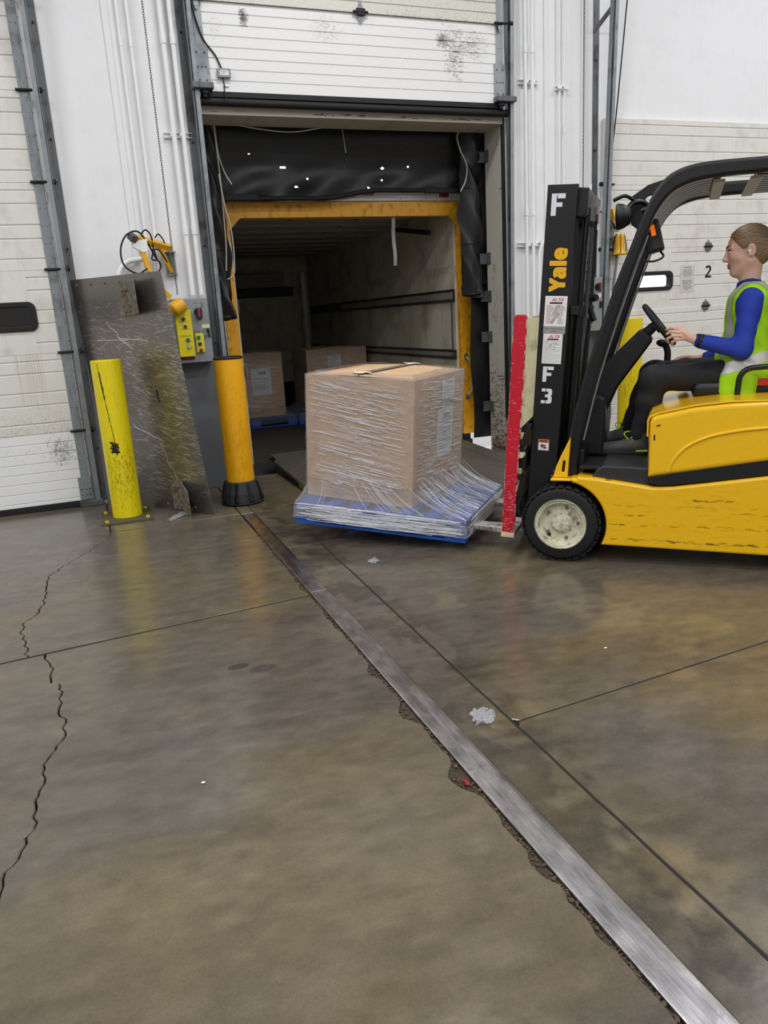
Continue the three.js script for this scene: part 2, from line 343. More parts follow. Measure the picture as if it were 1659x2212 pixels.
function roller(parent, x, y, z, dir) { part('roller', [rod([x, y, z], [x + dir * 0.13, y, z], 0.007), rod([x + dir * 0.09, y, z], [x + dir * 0.12, y, z], 0.022, 0.022, 16)], M.iron, parent); }
// vertical track: C-section leaning out with height, plus wall angle and brackets
function track(parent, x, dir, y1, lean, z0 = 0.06) {
  const zt = z0 + lean;
  const f = (o, w, d, m, n) => part(n, boxUV(beam([x + o, 0.02, z0 + d], [x + o, y1, zt + d], w[0], w[1], 0.002), 2), m, parent);
  f(0, [0.006, 0.055], 0.0, M.galvDark, 'track');
  f(dir * 0.018, [0.036, 0.005], 0.027, M.galv, 'track_lip');
  f(dir * 0.018, [0.036, 0.005], -0.027, M.galvDark, 'track_lip');
  part('wall_angle', boxUV(bx(x - dir * 0.002, x - dir * 0.07, 0.02, y1, 0.001, 0.008), 2), M.galvDark, parent);
  part('wall_angle', boxUV(beam([x - dir * 0.01, 0.02, 0.03], [x - dir * 0.01, y1, zt - 0.02], 0.005, 0.06, 0.002), 2), M.galv, parent);
  for (let y = 0.5; y < y1; y += 0.85) part('track_bolt', [rod([x - dir * 0.04, y, 0.006], [x - dir * 0.04, y, 0.022], 0.009, 0.009, 6)], M.iron, parent);
}
function stile(parent, x, y0, y1, z, w = 0.075) {
  const st = part('end_stile', boxUV(bx(x - w / 2, x + w / 2, y0 + 0.004, y1 - 0.004, z, z + 0.006, 0.002), 2), M.galv, parent);
  for (let k = 0; k < 3; k++) for (const s of [-1, 1]) part('rivet', rod([x + s * 0.018, lerp(y0, y1, 0.3 + 0.2 * k), z + 0.005], [x + s * 0.018, lerp(y0, y1, 0.3 + 0.2 * k), z + 0.009], 0.004, 0.003, 6), M.iron, st);
}
function doorWindow(parent, xc, yc, z, w, h, pane) {
  const o = (a, b, r) => { const p = []; for (const [sx, sy, a0] of [[1, 1, 0], [-1, 1, 90], [-1, -1, 180], [1, -1, 270]]) p.push(...arcPts(sx * (a / 2 - r), sy * (b / 2 - r), r, a0, a0 + 90, 6)); return p; };
  const f = part('window_frame', slab(o(w, h, 0.06), -0.055, 0.016, 0.006, [o(w - 0.085, h - 0.085, 0.035)]).translate(xc, yc, z), M.rubber, parent);
  part('pane', slab(o(w - 0.08, h - 0.08, 0.035), -0.004, 0.0, 0, []).translate(xc, yc, z - 0.02), pane, f);
}
M.glass = new THREE.MeshPhysicalMaterial({ color: 0xffffff, roughness: 0.03, transmission: 1, thickness: 0, ior: 1.5 });
M.smokedGlass = new THREE.MeshPhysicalMaterial({ color: 0x9a9590, roughness: 0.06, transmission: 1, thickness: 0, ior: 1.5 });

// panel cut for a window: four ribbed pieces around the hole, still one panel mesh
function panelWithWindow(x0, x1, y, h, z, ribs, xc, yc, w, hh) {
  const a = xc - w / 2, b = xc + w / 2, c = yc - hh / 2, d = yc + hh / 2;
  return merge([doorPanel(x0, a, y, h, z, ribs), doorPanel(b, x1, y, h, z, ribs), bx(a, b, y, c, z, z + 0.0445), bx(a, b, d, y + h - 0.0015, z, z + 0.0445)]);
}
// closed door with the dark window, next to the leaning plate
{
  const d = struct('door_1', 'closed cream ribbed dock door with a dark rounded window beside the leaning plate');
  const x0 = -3.02, x1 = -0.13, z = 0.012, ph = 0.679; let k = 0;
  const newM = mat(0xffffff, 0.45, 0, { map: canvasTex(1024, 256, (c, w, h) => { c.fillStyle = '#f0f0ee'; c.fillRect(0, 0, w, h); for (let q = 0; q < 900; q++) { const u = rnd() < 0.6 ? 950 + 40 * (rnd() + rnd() - 1) : rnd() * w; c.fillStyle = `rgba(60,58,54,${0.2 * rnd()})`; c.fillRect(u, 60 + 55 * (rnd() + rnd() - 1), rr(1, 6), rr(1, 9)); } }) });
  const agedM = mat(0xffffff, 0.55, 0, { map: canvasTex(1024, 256, (c, w, h) => { c.fillStyle = '#e2dfd6'; c.fillRect(0, 0, w, h); for (let q = 0; q < 6000; q++) { c.fillStyle = `rgba(70,64,54,${0.26 * rnd()})`; c.fillRect(rnd() * w, h - Math.pow(rnd(), 2.5) * 70, rr(1, 5), rr(0.5, 2.5)); } for (let q = 0; q < 60; q++) { c.fillStyle = `rgba(120,108,92,${0.14 * rnd()})`; c.fillRect(rr(860, 940), 0, rr(1, 3), rr(60, 220)); } }) });
  for (let y = 0; y < 4.7; y += ph, k++) {
    const g = k === 2 ? panelWithWindow(x0, x1, y, ph, z, RIBOLD, -0.72, 1.667, 0.66, 0.16) : doorPanel(x0, x1, y, ph, z, k === 0 ? RIB8 : RIBOLD);
    part('door_panel', k < 2 ? fitUV(g, 'xy', x0, x1, y, y + ph) : boxUV(g, 2), k === 0 ? newM : k === 1 ? agedM : M.door, d);
    stile(d, x1 - 0.045, y, y + ph, z + 0.045);
    if (k) { hinge(d, x1 - 0.04, y, z + 0.05); roller(d, x1 - 0.03, y, z + 0.066, 1); }
    if (k) hinge(d, -1.5, y, z + 0.045);
  }
  doorWindow(d, -0.72, 1.667, z + 0.045, 0.74, 0.24, M.smokedGlass);
  part('bottom_seal', bx(x0, x1, 0.0, 0.055, z + 0.002, z + 0.06, 0.008), M.rubber, d);
  const b = part('bottom_bracket', boxUV(bx(x1 - 0.11, x1, 0.06, 0.26, z + 0.045, z + 0.052, 0.002), 2), M.galv, d);
  for (const [a, c] of [[-0.085, 0.1], [-0.05, 0.1], [-0.02, 0.1], [-0.085, 0.15], [-0.05, 0.15], [-0.02, 0.15]]) part('bolt', rod([x1 + a, c, z + 0.05], [x1 + a, c, z + 0.058], 0.005, 0.005, 6), M.iron, b);
  part('bottom_bracket', boxUV(bx(x1 - 0.12, x1 + 0.08, 0.0, 0.05, z + 0.045, z + 0.1, 0.006), 2), M.galvDark, d);
  track(d, x1 + 0.06, -1, 5.2, 0.16);
}
// raised door over the open bay
const dirtyPanel = canvasTex(1024, 256, (c, w, h) => {
  c.fillStyle = '#ecebe8'; c.fillRect(0, 0, w, h);
  const smear = (x, y, rx, ry, n, a, s) => { for (let k = 0; k < n; k++) { const px = x + rx * (rnd() + rnd() - 1), py = y + ry * (rnd() + rnd() - 1); c.fillStyle = `rgba(70,66,62,${a * rnd()})`; c.fillRect(px, py, s * rr(0.4, 2.2), s * rr(0.3, 1)); } };
  smear(800, 60, 26, 30, 260, 0.3, 5); smear(840, 100, 46, 95, 700, 0.22, 5); smear(905, 70, 70, 55, 420, 0.2, 5);
  smear(150, 38, 14, 30, 260, 0.3, 5); smear(400, 50, 60, 46, 240, 0.14, 5); smear(60, 70, 30, 40, 80, 0.12, 4);
  for (let k = 0; k < 500; k++) { c.fillStyle = `rgba(90,86,80,${0.15 * rnd()})`; c.fillRect(rnd() * w, rnd() * h, rr(0.5, 2), rr(0.5, 1.5)); }
});
const agedPanel = canvasTex(1024, 256, (c, w, h) => {
  c.fillStyle = '#d9d6cb'; c.fillRect(0, 0, w, h);
  for (let k = 0; k < 3200; k++) { const y = h - Math.pow(rnd(), 3) * 120, x = rnd() * w; c.fillStyle = `rgba(80,74,64,${(x > 600 ? 0.26 : 0.12) * rnd()})`; c.fillRect(x, y, rr(1, 6), rr(0.6, 3)); }
});
{
  const d = struct('door_2', 'raised white ribbed dock door with dark scuff marks above the open bay');
  const x0 = 1.19, x1 = 4.12, z = 0.08, y0 = 3.43, ph = 0.679;
  const m0 = mat(0xffffff, 0.5, 0, { map: dirtyPanel }), m1 = mat(0xffffff, 0.55, 0, { map: agedPanel });
  for (let k = 0; k < 3; k++) {
    const y = y0 + k * ph;
    part('door_panel', fitUV(doorPanel(x0, x1, y, ph, z + 0.02 * k, RIB8), 'xy', x0, x1, y, y + ph), k ? m1 : m0, d);
    for (const [x, s] of [[x0 + 0.05, -1], [x1 - 0.04, 1]]) { stile(d, x, y, y + ph, z + 0.045 + 0.02 * k); if (k) { hinge(d, x, y, z + 0.05 + 0.02 * k); roller(d, x, y, z + 0.07 + 0.02 * k, s); } }
    if (k) { const h = hinge(d, 2.68, y, z + 0.045 + 0.02 * k, 1.1); part('knuckle', cb(0, 0, 0.012, 0.085, 0.06, 0.02, 0.008), M.iron, h); }
  }
  // two shallow creases pressed into the lowest panel
  part('crease', tube([[3.12, 4.1, z + 0.042], [3.1, 3.92, z + 0.0415], [3.06, 3.7, z + 0.0415], [3.04, 3.5, z + 0.0415]], 0.005, 30, 6), m0, d);
  part('crease', tube([[3.74, 3.98, z + 0.042], [3.66, 3.8, z + 0.0415], [3.6, 3.62, z + 0.0415], [3.58, 3.46, z + 0.0415]], 0.005, 30, 6), m0, d);
  part('bottom_seal', [bx(x0 + 0.02, x1 - 0.02, y0 - 0.045, y0, z + 0.004, z + 0.05, 0.004)], M.rubber, d);
  part('bottom_seal', [rod([x0, y0 - 0.075, z + 0.02], [x1 + 0.05, y0 - 0.08, z + 0.02], 0.034, 0.034, 16)], M.rubber, d);
  for (const [x, s] of [[x0 + 0.05, -1], [x1 - 0.04, 1]]) {
    const b = part('bottom_bracket', boxUV(bx(x - 0.06, x + 0.06, y0 + 0.04, y0 + 0.34, z + 0.045, z + 0.056, 0.002), 2), M.galv, d);
    for (const [a, c] of [[-0.035, 0.29], [0.03, 0.29], [-0.035, 0.18], [0, 0.18], [0.03, 0.18], [-0.03, 0.08], [0.03, 0.08]]) part('bolt', rod([x + a, y0 + c, z + 0.055], [x + a, y0 + c, z + 0.062], 0.006, 0.006, 6), M.iron, b);
    part('bumper_bracket', boxUV(bx(x - 0.07 + Math.min(0, s * 0.04), x + 0.07 + Math.max(0, s * 0.07), y0 + 0.0, y0 + 0.05, z + 0.03, z + 0.13, 0.008), 2), M.galvDark, d);
    part('bumper_spring', [rod([x, y0 - 0.03, z + 0.07], [x, y0, z + 0.07], 0.035), rod([x, y0 - 0.055, z + 0.07], [x, y0 - 0.03, z + 0.07], 0.02)], M.iron, d);
  }
  // small switch box with its lead
  const sb = part('switch_box', bx(1.36, 1.47, 3.53, 3.6, z + 0.045, z + 0.085, 0.004), M.galv, d);
  const tx = canvasTex(128, 64, (c) => { c.fillStyle = '#e9e9e4'; c.fillRect(0, 0, 128, 64); c.fillStyle = '#444'; for (let r = 0; r < 3; r++) c.fillRect(14, 14 + r * 14, 100 - r * 18, 5); });
  decal('plate_print', 0.07, 0.035, tx, sb).position.set(1.415, 3.565, z + 0.0858);
  part('lead', tube([[1.18, 4.25, z + 0.06], [1.2, 4.08, z + 0.07], [1.27, 3.82, z + 0.06], [1.36, 3.7, z + 0.055], [1.4, 3.6, z + 0.06]], 0.007, 40, 6), M.rubber, d);
  part('lead', tube([[1.4, 3.53, z + 0.06], [1.41, 3.48, z + 0.06], [1.405, 3.42, z + 0.07], [1.415, 3.34, z + 0.08]], 0.005, 20, 6), M.rubber, d);
  part('tape', cb(1.425, 3.475, z + 0.052, 0.05, 0.018, 0.012, 0.004), M.white, d);
  track(d, 1.155, 1, 5.2, 0.13, 0.05); track(d, 4.21, -1, 5.2, 0.13, 0.05);
  // black rubber side seals of the opening
  part('side_seal', boxUV(bx(1.175, 1.215, 0.02, 3.4, 0.0, 0.03, 0.006), 1), M.rubber, d);
  part('side_seal', boxUV(bx(4.15, 4.185, 0.35, 3.4, 0.0, 0.03, 0.006), 1), M.rubber, d);
}
// steel lining of the open bay: jambs and lintel
const jambTex = canvasTex(256, 1024, (c, w, h) => {
  c.fillStyle = '#bdb9ac'; c.fillRect(0, 0, w, h);
  for (let k = 0; k < 900; k++) { const y = h - Math.pow(rnd(), 2.2) * 260; c.fillStyle = rnd() > 0.4 ? `rgba(92,52,20,${0.5 * rnd()})` : `rgba(60,48,34,${0.5 * rnd()})`; c.fillRect(rnd() * w, y, rr(4, 40), rr(2, 6)); }
  for (let k = 0; k < 160; k++) { c.fillStyle = `rgba(110,62,24,${0.6 * rnd()})`; c.fillRect(w - 10 * rnd(), rnd() * h, rr(1, 6), rr(4, 30)); }
  c.strokeStyle = 'rgba(40,38,36,.6)'; c.lineWidth = 1.6;
  for (let k = 0; k < 26; k++) { c.beginPath(); let x = rnd() * w, y = rnd() * h; c.moveTo(x, y); for (let q = 0; q < 4; q++) { x += rr(-30, 30); y += rr(-26, 26); c.lineTo(x, y); } c.stroke(); }
  c.lineWidth = 2; c.beginPath(); c.arc(120, 570, 30, 0, 5); c.moveTo(90, 560); c.lineTo(150, 520); c.moveTo(110, 600); c.lineTo(170, 540); c.stroke();
  c.font = '34px sans-serif'; c.fillStyle = 'rgba(40,38,36,.6)'; c.fillText('BB', 90, 440);
});
const jambM = mat(0xffffff, 0.6, 0, { map: jambTex });
const lintelTex = canvasTex(1024, 128, (c, w, h) => {
  c.fillStyle = '#c4c0b2'; c.fillRect(0, 0, w, h);
  for (let k = 0; k < 60; k++) { c.fillStyle = `rgba(50,32,18,${rr(0.3, 0.9)})`; const x = rnd() < 0.6 ? rr(380, 900) : rnd() * w; c.fillRect(x, rr(84, 96), rr(4, 40), rr(1, 5)); }
  for (let k = 0; k < 400; k++) { c.fillStyle = `rgba(70,64,52,${0.2 * rnd()})`; c.fillRect(rnd() * w, rnd() * h, rr(2, 20), rr(1, 3)); }
});
tag(part('trim_6', fitUV(bx(4.155, 4.17, 0, 3.3, -0.34, 0.01), 'zy', -0.34, 0.01, 0, 3.3), jambM, scene), 'scratched beige steel jamb rusting at its foot', null, null, 'structure');
tag(part('trim_7', fitUV(bx(1.19, 1.2, 0, 3.3, -0.34, 0.01), 'zy', -0.34, 0.01, 0, 3.3), jambM, scene), 'beige steel jamb behind the black dock pad', null, null, 'structure');
tag(part('trim_8', fitUV(bx(1.2, 4.155, 3.27, 3.39, -0.34, 0.035, 0.004), 'xy', 1.2, 4.155, 3.25, 3.42), mat(0xffffff, 0.6, 0, { map: lintelTex }), scene), 'beige steel lintel over the open bay with chipped lower edge', null, null, 'structure');
// closed door marked 2
{
  const d = struct('door_3', 'closed cream ribbed dock door marked 2 behind the lift truck');
  const x0 = 5.36, x1 = 8.36, z = 0.012, ys = [0, 0.7, 1.4, 2.055, 2.71, 3.36];
  for (let k = 0; k < 5; k++) {
    const h = ys[k + 1] - ys[k];
    const g = k === 2 ? panelWithWindow(x0, x1, ys[k], h, z, RIBOLD, 5.94, 1.703, 0.66, 0.13) : doorPanel(x0, x1, ys[k], h, z, RIBOLD);
    part('door_panel', boxUV(g, 2), M.door, d);
    stile(d, x0 + 0.05, ys[k], ys[k + 1], z + 0.045);
    if (k) { hinge(d, x0 + 0.05, ys[k], z + 0.05); roller(d, x0 + 0.05, ys[k], z + 0.066, -1); const hh = hinge(d, 6.79, ys[k], z + 0.045, 0.9); part('knuckle', slab([[-0.04, -0.045], [0.03, -0.045], [0.055, 0], [0.03, 0.045], [-0.04, 0.045]], 0.003, 0.016, 0.003), M.galvDark, hh); }
  }
  doorWindow(d, 5.94, 1.703, z + 0.045, 0.72, 0.21, M.glass);
  part('bottom_seal', bx(x0, x1, 0.0, 0.032, z + 0.002, z + 0.06, 0.008), M.rubber, d);
  const two = canvasTex(128, 192, (c) => { c.clearRect(0, 0, 128, 192); c.fillStyle = '#111'; c.font = 'bold 200px sans-serif'; c.textAlign = 'center'; c.fillText('2', 64, 168); });
  decal('number_sign', 0.12, 0.18, two, d, { transparent: true, alphaTest: 0.5 }).position.set(6.81, 1.78, z + 0.0462);
  const note = canvasTex(256, 400, (c) => {
    c.fillStyle = '#cfcbc2'; c.fillRect(0, 0, 256, 400); c.strokeStyle = '#9a968e'; c.strokeRect(2, 2, 252, 396); c.fillStyle = '#3a3a38'; c.textAlign = 'center'; c.font = 'bold 24px sans-serif'; c.fillText('ATTENTION', 128, 44);
    for (const [y, ws] of [[66, [150, 170, 160, 170, 120]], [220, [170, 160, 180, 150, 176, 160, 60]]]) ws.forEach((q, i) => { for (let x = -q / 2; x < q / 2; x += 15) c.fillRect(128 + x, y + i * 22, rr(7, 13), 9); });
  });
  decal('notice_sheet', 0.2, 0.3, note, d).position.set(6.51, 1.71, z + 0.0462);
  track(d, x0 - 0.05, 1, 5.4, 0.24, 0.05);
  part('standoff_bracket', boxUV(beam([5.24, 4.16, 0.02], [5.34, 4.36, 0.24], 0.05, 0.008), 2), M.galv, d);
  part('cable', tube([[5.5, 5.2, 0.3], [5.47, 4.3, 0.22], [5.42, 3.4, 0.16], [5.38, 2.9, 0.13], [5.37, 2.5, 0.12]], 0.007, 40, 6), M.rubber, d);
}

// ---------------------------------------------------------------- dock seal of the open bay
const clothTex = dataTex(256, 256, (i, j) => { const v = 26 + 16 * (fbm(i / 20, j / 20, 501, 4, 12) - 0.5) + 5 * (hash2(i, j, 5) - 0.5); return [v, v, v + 1].map((q) => clamp(q)); });
M.cloth = mat(0xffffff, 0.42, 0, { map: clothTex, side: THREE.DoubleSide, bumpMap: bumpMid, bumpScale: 0.001 });
function sheet(nx, ny, fn) {                         // grid surface from (u,v) in 0..1
  const g = new THREE.PlaneGeometry(1, 1, nx, ny), p = g.attributes.position;
  for (let i = 0; i < p.count; i++) { const q = fn(p.getX(i) + 0.5, p.getY(i) + 0.5); p.setXYZ(i, q[0], q[1], q[2]); }
  g.computeVertexNormals(); return g;
}
// sheet with thickness: front, back and rim
function cloth(nx, ny, fn, th = 0.006) {
  const a = sheet(nx, ny, fn), b = sheet(nx, ny, (u, v) => { const q = fn(u, v); return [q[0], q[1], q[2] - th]; });
  const idx = b.index.array; for (let i = 0; i < idx.length; i += 3) { const t = idx[i]; idx[i] = idx[i + 1]; idx[i + 1] = t; } b.computeVertexNormals();
  return merge([a, b]);
}
{
  // head curtain with a sagging lower edge and daylight holes
  const c = thing('dock_head_curtain', 'black rubber head curtain hanging creased over the trailer roof', 'dock curtain', [2.66, 0, -0.56]);
  const holes = [[2.05, 2.97, 0.03, 0.012], [2.17, 2.79, 0.022, 0.009], [3.12, 2.98, 0.018, 0.012], [3.1, 2.86, 0.012, 0.012], [3.4, 2.99, 0.012, 0.008], [1.72, 3.08, 0.009, 0.008], [3.05, 2.73, 0.02, 0.02], [2.95, 2.78, 0.01, 0.02], [2.3, 2.87, 0.01, 0.008], [3.14, 2.66, 0.016, 0.01]];
  const bottom = (x) => 2.655 + (x > 2.35 ? 0.085 * sstep(2.35, 3.1, x) : 0);
  const surf = (x, y) => 0.03 * Math.sin(x * 2.3 + y * 1.4) + 0.05 * sstep(3.0, 2.65, y) * (0.5 + 0.5 * Math.sin(x * 5 + y * 6)) + 0.02 * Math.sin(x * 9 - y * 14) * sstep(3.1, 2.7, y) - 0.06 * sstep(3.3, 2.9, y);
  const s = new THREE.Shape(); const N = 60; s.moveTo(1.3, 3.42); for (let i = 0; i <= N; i++) { const x = lerp(1.3, 4.05, i / N); s.lineTo(x, bottom(x)); } s.lineTo(4.05, 3.42);
  // fine grid with the holes left out
  const pos = [], idx = []; const nx = 275, ny = 78;
  for (let j = 0; j <= ny; j++) for (let i = 0; i <= nx; i++) { const x = lerp(1.3, 4.05, i / nx), y = lerp(bottom(x), 3.42, j / ny); pos.push(x - 2.66, y, surf(x, y)); }
  for (let j = 0; j < ny; j++) for (let i = 0; i < nx; i++) {
    const x = lerp(1.3, 4.05, (i + 0.5) / nx), y = lerp(bottom(x), 3.42, (j + 0.5) / ny);
    if (holes.some(([hx, hy, rx, ry]) => ((x - hx) / rx) ** 2 + ((y - hy) / ry) ** 2 < 1)) continue;
    const a = j * (nx + 1) + i; idx.push(a, a + 1, a + nx + 2, a, a + nx + 2, a + nx + 1);
  }
  const g = new THREE.BufferGeometry(); g.setAttribute('position', new THREE.Float32BufferAttribute(pos, 3)); g.setIndex(idx); g.computeVertexNormals();
  part('curtain', boxUV(mergeVertices(g)), M.cloth, c); c.children[0].geometry.computeVertexNormals();
  const gg = g.clone(); gg.setAttribute('uv', new THREE.Float32BufferAttribute(pos.filter((_, i) => i % 3 < 2), 2)); c.children[0].geometry = gg;
  part('hem', tube([[-1.28, bottom(1.4) + 0.02, 0.02], [-0.7, bottom(2) + 0.02, 0.03], [-0.2, bottom(2.46) + 0.02, 0.03], [0.3, bottom(2.96) + 0.015, 0.02], [0.8, 2.75, 0.02], [1.32, 2.755, 0.0]], 0.022, 60, 8), M.rubber, c);
  part('weight_bar', bx(-1.3, -0.9, 2.655, 2.715, 0.02, 0.055, 0.008), M.rubber, c);
  part('weight_bar', bx(0.88, 1.28, 2.72, 2.775, 0.0, 0.04, 0.01), M.rubber, c);
}
function pad(name, label, x0, x1, zf, ybot, fold, flip) {
  const p = thing(name, label, 'dock pad', [(x0 + x1) / 2, 0, -0.45]);
  const xc = (x0 + x1) / 2, w = x1 - x0;
  const f = (u, v) => {
    const y = lerp(ybot, 3.35, v), a = u * PI, bulge = 0.11 * Math.sin(a);
    const wob = 0.02 * Math.sin(y * 7 + u * 5) + 0.014 * Math.sin(y * 17 + u * 9) + 0.03 * sstep(ybot + 0.5, ybot, y) * Math.sin(u * 11);
    return [lerp(-w / 2, w / 2, u) + wob * 0.6 + flip * 0.06 * sstep(ybot + 0.9, ybot, y) * (1 - u), y + fold * 0.05 * Math.sin(u * 4), zf + bulge + wob];
  };
  part('pad_cover', cloth(20, 90, f), M.cloth, p);
  part('pad_core', bx(-w / 2 - (flip > 0.35 ? 0.15 : -0.03), w / 2 + (flip > 0.35 ? -0.03 : 0.2), ybot + 0.1, 3.35, -0.05, zf - 0.01, 0.02), M.rubber, p);
  part('pad_foot', new THREE.SphereGeometry(1, 20, 12).scale(w * 0.46, 0.035, 0.11).rotateZ(flip * 0.15).translate(0, ybot + 0.015, zf + 0.03), M.rubber, p);
  for (const y of [2.2, 2.75]) part('seam', tube([[-w / 2, y, zf + 0.01], [-w / 4, y - 0.01, zf + 0.09], [w / 4, y, zf + 0.092], [w / 2, y, zf + 0.01]], 0.004, 14, 5), M.rubber, p);
  return p;
}
pad('dock_side_pad', 'bulging black dock pad hanging against the control box side of the bay', 1.2, 1.41, 0.02, 1.56, 0.6, 0.4);
pad('dock_side_pad', 'creased black dock pad hanging along the scratched beige jamb', 3.89, 4.15, 0.02, 1.66, -0.6, 0.3);
solo('seal_flap', cloth(8, 40, (u, v) => [lerp(3.998, 4.42, u), lerp(0.09, 1.85, v), -0.46 + 0.03 * Math.sin(v * 9 + u * 3) * (1 - u)]), M.cloth, 'black rubber flap hanging below the creased dock pad to the sill', 'dock flap');
solo('seal_flap', cloth(8, 40, (u, v) => [lerp(1.0, 1.3, u), lerp(-0.05, 1.55, v), -0.47 + 0.02 * Math.sin(v * 7 + u * 3)]), M.cloth, 'black rubber flap behind the yellow and black padded bollard', 'dock flap');
{
  const t = thing('dock_shelter', 'black dock shelter frame closing the gap around the trailer outside', 'dock shelter', [2.68, 0, -0.32]);
  part('shelter_side', bx(-1.85, -1.69, -0.1, 3.6, -0.55, 0, 0.02), M.rubber, t); part('shelter_side', bx(1.76, 1.9, 0.12, 3.6, -0.55, 0, 0.02), M.rubber, t); part('shelter_head', bx(-1.85, 1.9, 3.45, 3.65, -0.55, 0, 0.02), M.rubber, t);
}
for (const [y, l] of [[3.04, 'uppermost black steel hinge bracket on the scratched beige jamb'], [2.03, 'steel hinge bracket on the beige jamb beside the pad folds'], [1.64, 'steel hinge bracket on the beige jamb at the pad foot'], [1.21, 'steel hinge bracket on the beige jamb above the black flap crease'], [0.45, 'bent steel hinge bracket on the rusty jamb foot']]) {
  const t = thing('seal_bracket', l, 'bracket', [4.152, y, -0.33], 0, 'brackets on the beige jamb');
  part('leaf', bx(-0.006, 0.0, -0.06, 0.06, -0.01, 0.075, 0.002), M.galvDark, t); part('leaf', bx(-0.08, 0, -0.055, 0.055, -0.02, -0.012, 0.002), M.galvDark, t);
  for (const q of [-0.03, 0.03]) part('bolt', rod([-0.004, q, 0.035], [-0.014, q, 0.035], 0.009, 0.009, 6), M.steelBolt, t);
  for (const q of [-0.045, 0.045]) part('pin', rod([-0.085, q, -0.012], [-0.03, q, -0.012], 0.008, 0.008, 8), M.steelBolt, t);
}
M.rope = mat(0xb9b5a8, 0.8);
[[[[1.36, 3.3, -0.3], [1.37, 2.9, -0.29], [1.37, 2.5, -0.3], [1.36, 2.2, -0.3], [1.34, 2.0, -0.3]], 'pale rope hanging straight down beside the curtain edge'],
 [[[1.365, 3.28, -0.29], [1.38, 3.0, -0.29], [1.42, 2.85, -0.28], [1.47, 2.76, -0.28]], 'short pale rope end drooping over the head curtain corner'],
 [[[1.36, 2.85, -0.28], [1.38, 2.6, -0.27], [1.42, 2.35, -0.27], [1.42, 2.1, -0.27], [1.4, 1.96, -0.27], [1.34, 1.92, -0.27]], 'pale rope curling up at its end over the dock pad'],
 [[[3.86, 3.29, -0.3], [3.82, 3.22, -0.3], [3.85, 3.1, -0.3], [3.92, 2.95, -0.3], [3.9, 2.8, -0.3], [3.84, 2.7, -0.3]], 'bowed pale rope between head curtain and creased pad'],
 [[[1.5, 3.285, -0.3], [1.8, 3.24, -0.3], [2.1, 3.225, -0.3], [2.4, 3.27, -0.3]], 'slack pale rope sagging under the lintel'],
 [[[2.6, 3.27, -0.32], [2.61, 3.15, -0.32], [2.62, 3.05, -0.32]], 'short dark cord with a hook on the curtain middle']].forEach(([p, l]) => solo('rope', tube(p, l.includes('cord') ? 0.004 : 0.007, 40, 6), M.rope, l, 'rope'));
solo('cord_hook', [new THREE.TorusGeometry(0.022, 0.006, 6, 16, 4.5).translate(2.62, 3.03, -0.32), cb(2.62, 2.985, -0.32, 0.025, 0.05, 0.015, 0.004)], M.iron, 'small dark hook on the cord of the head curtain', 'hook');

// ---------------------------------------------------------------- dock leveler
{
  const t = thing('dock_leveler', 'sloping steel dock leveler ramp with yellow side guard in front of the trailer', 'dock leveler', [2.77, 0, 1.88]);
  const plate = canvasTex(512, 512, (c, w, h) => { c.fillStyle = '#6b655b'; c.fillRect(0, 0, w, h); for (let k = 0; k < 5000; k++) { c.fillStyle = `rgba(${rnd() > 0.5 ? '30,26,22' : '110,102,92'},${0.2 * rnd()})`; c.fillRect(rnd() * w, rnd() * h, rr(2, 30), rr(1, 5)); } });
  const pm = mat(0xffffff, 0.5, 0.4, { map: plate });
  const z1 = -2.45, yEnd = 0.085;                       // local z from 0 (hinge) to -2.45
  const Y = (z) => yEnd * (z / z1);
  const g = slab([[0, -0.02], [0, 0.003], [2.45, yEnd + 0.003], [2.45, yEnd - 0.02]].map(([a, b]) => [a, b]), -1.09, 1.085, 0.001).rotateY(PI / 2);
  part('deck_plate', boxUV(g), pm, t);
  // raised chequer bars, too small and many to pick apart
  const bars = []; for (let i = 0; i < 52; i++) for (let j = 0; j < 30; j++) { const x = -1.06 + 2.12 * (i + (j % 2) * 0.5) / 52, z = -0.06 - 2.3 * j / 30; if (x < 0.75 && x > -0.85) continue; bars.push(cb(0, 0, 0, 0.036, 0.005, 0.011).rotateY((i + j) % 2 ? 0.8 : -0.8).translate(x, Y(z) + 0.0045, z)); }
  const b = part('chequer_bars', bars, pm, t); b.userData.kind = 'stuff';
  part('lip', boxUV(slab([[0, -0.012], [0, 0.004], [0.36, 0.012], [0.4, 0.006], [0.4, -0.006]], -1.05, 1.04, 0.002).rotateY(PI / 2).translate(0, yEnd, z1)), pm, t);
  part('hinge_tube', rod([-1.05, yEnd - 0.02, z1], [1.04, yEnd - 0.02, z1], 0.02), M.iron, t);
  for (const s of [-1.075, 1.07]) {
    part('side_guard', slab([[0.1, -0.16], [1.5, -0.2], [1.5, 0.035], [0.1, -0.01]], -0.004, 0.004, 0.001).rotateY(PI / 2).translate(s, 0, 0), mat(0xb08a10, 0.6), t);
    part('side_guard', slab([[1.5, -0.2], [2.4, -0.2], [2.4, 0.06], [1.5, 0.035]], -0.004, 0.004, 0.001).rotateY(PI / 2).translate(s, 0, 0), M.iron, t);
  }
  for (const q of [-0.95, 0.95]) part('frame_beam', bx(q - 0.05, q + 0.05, -0.28, -0.02, -2.1, -0.1), M.iron, t);
}

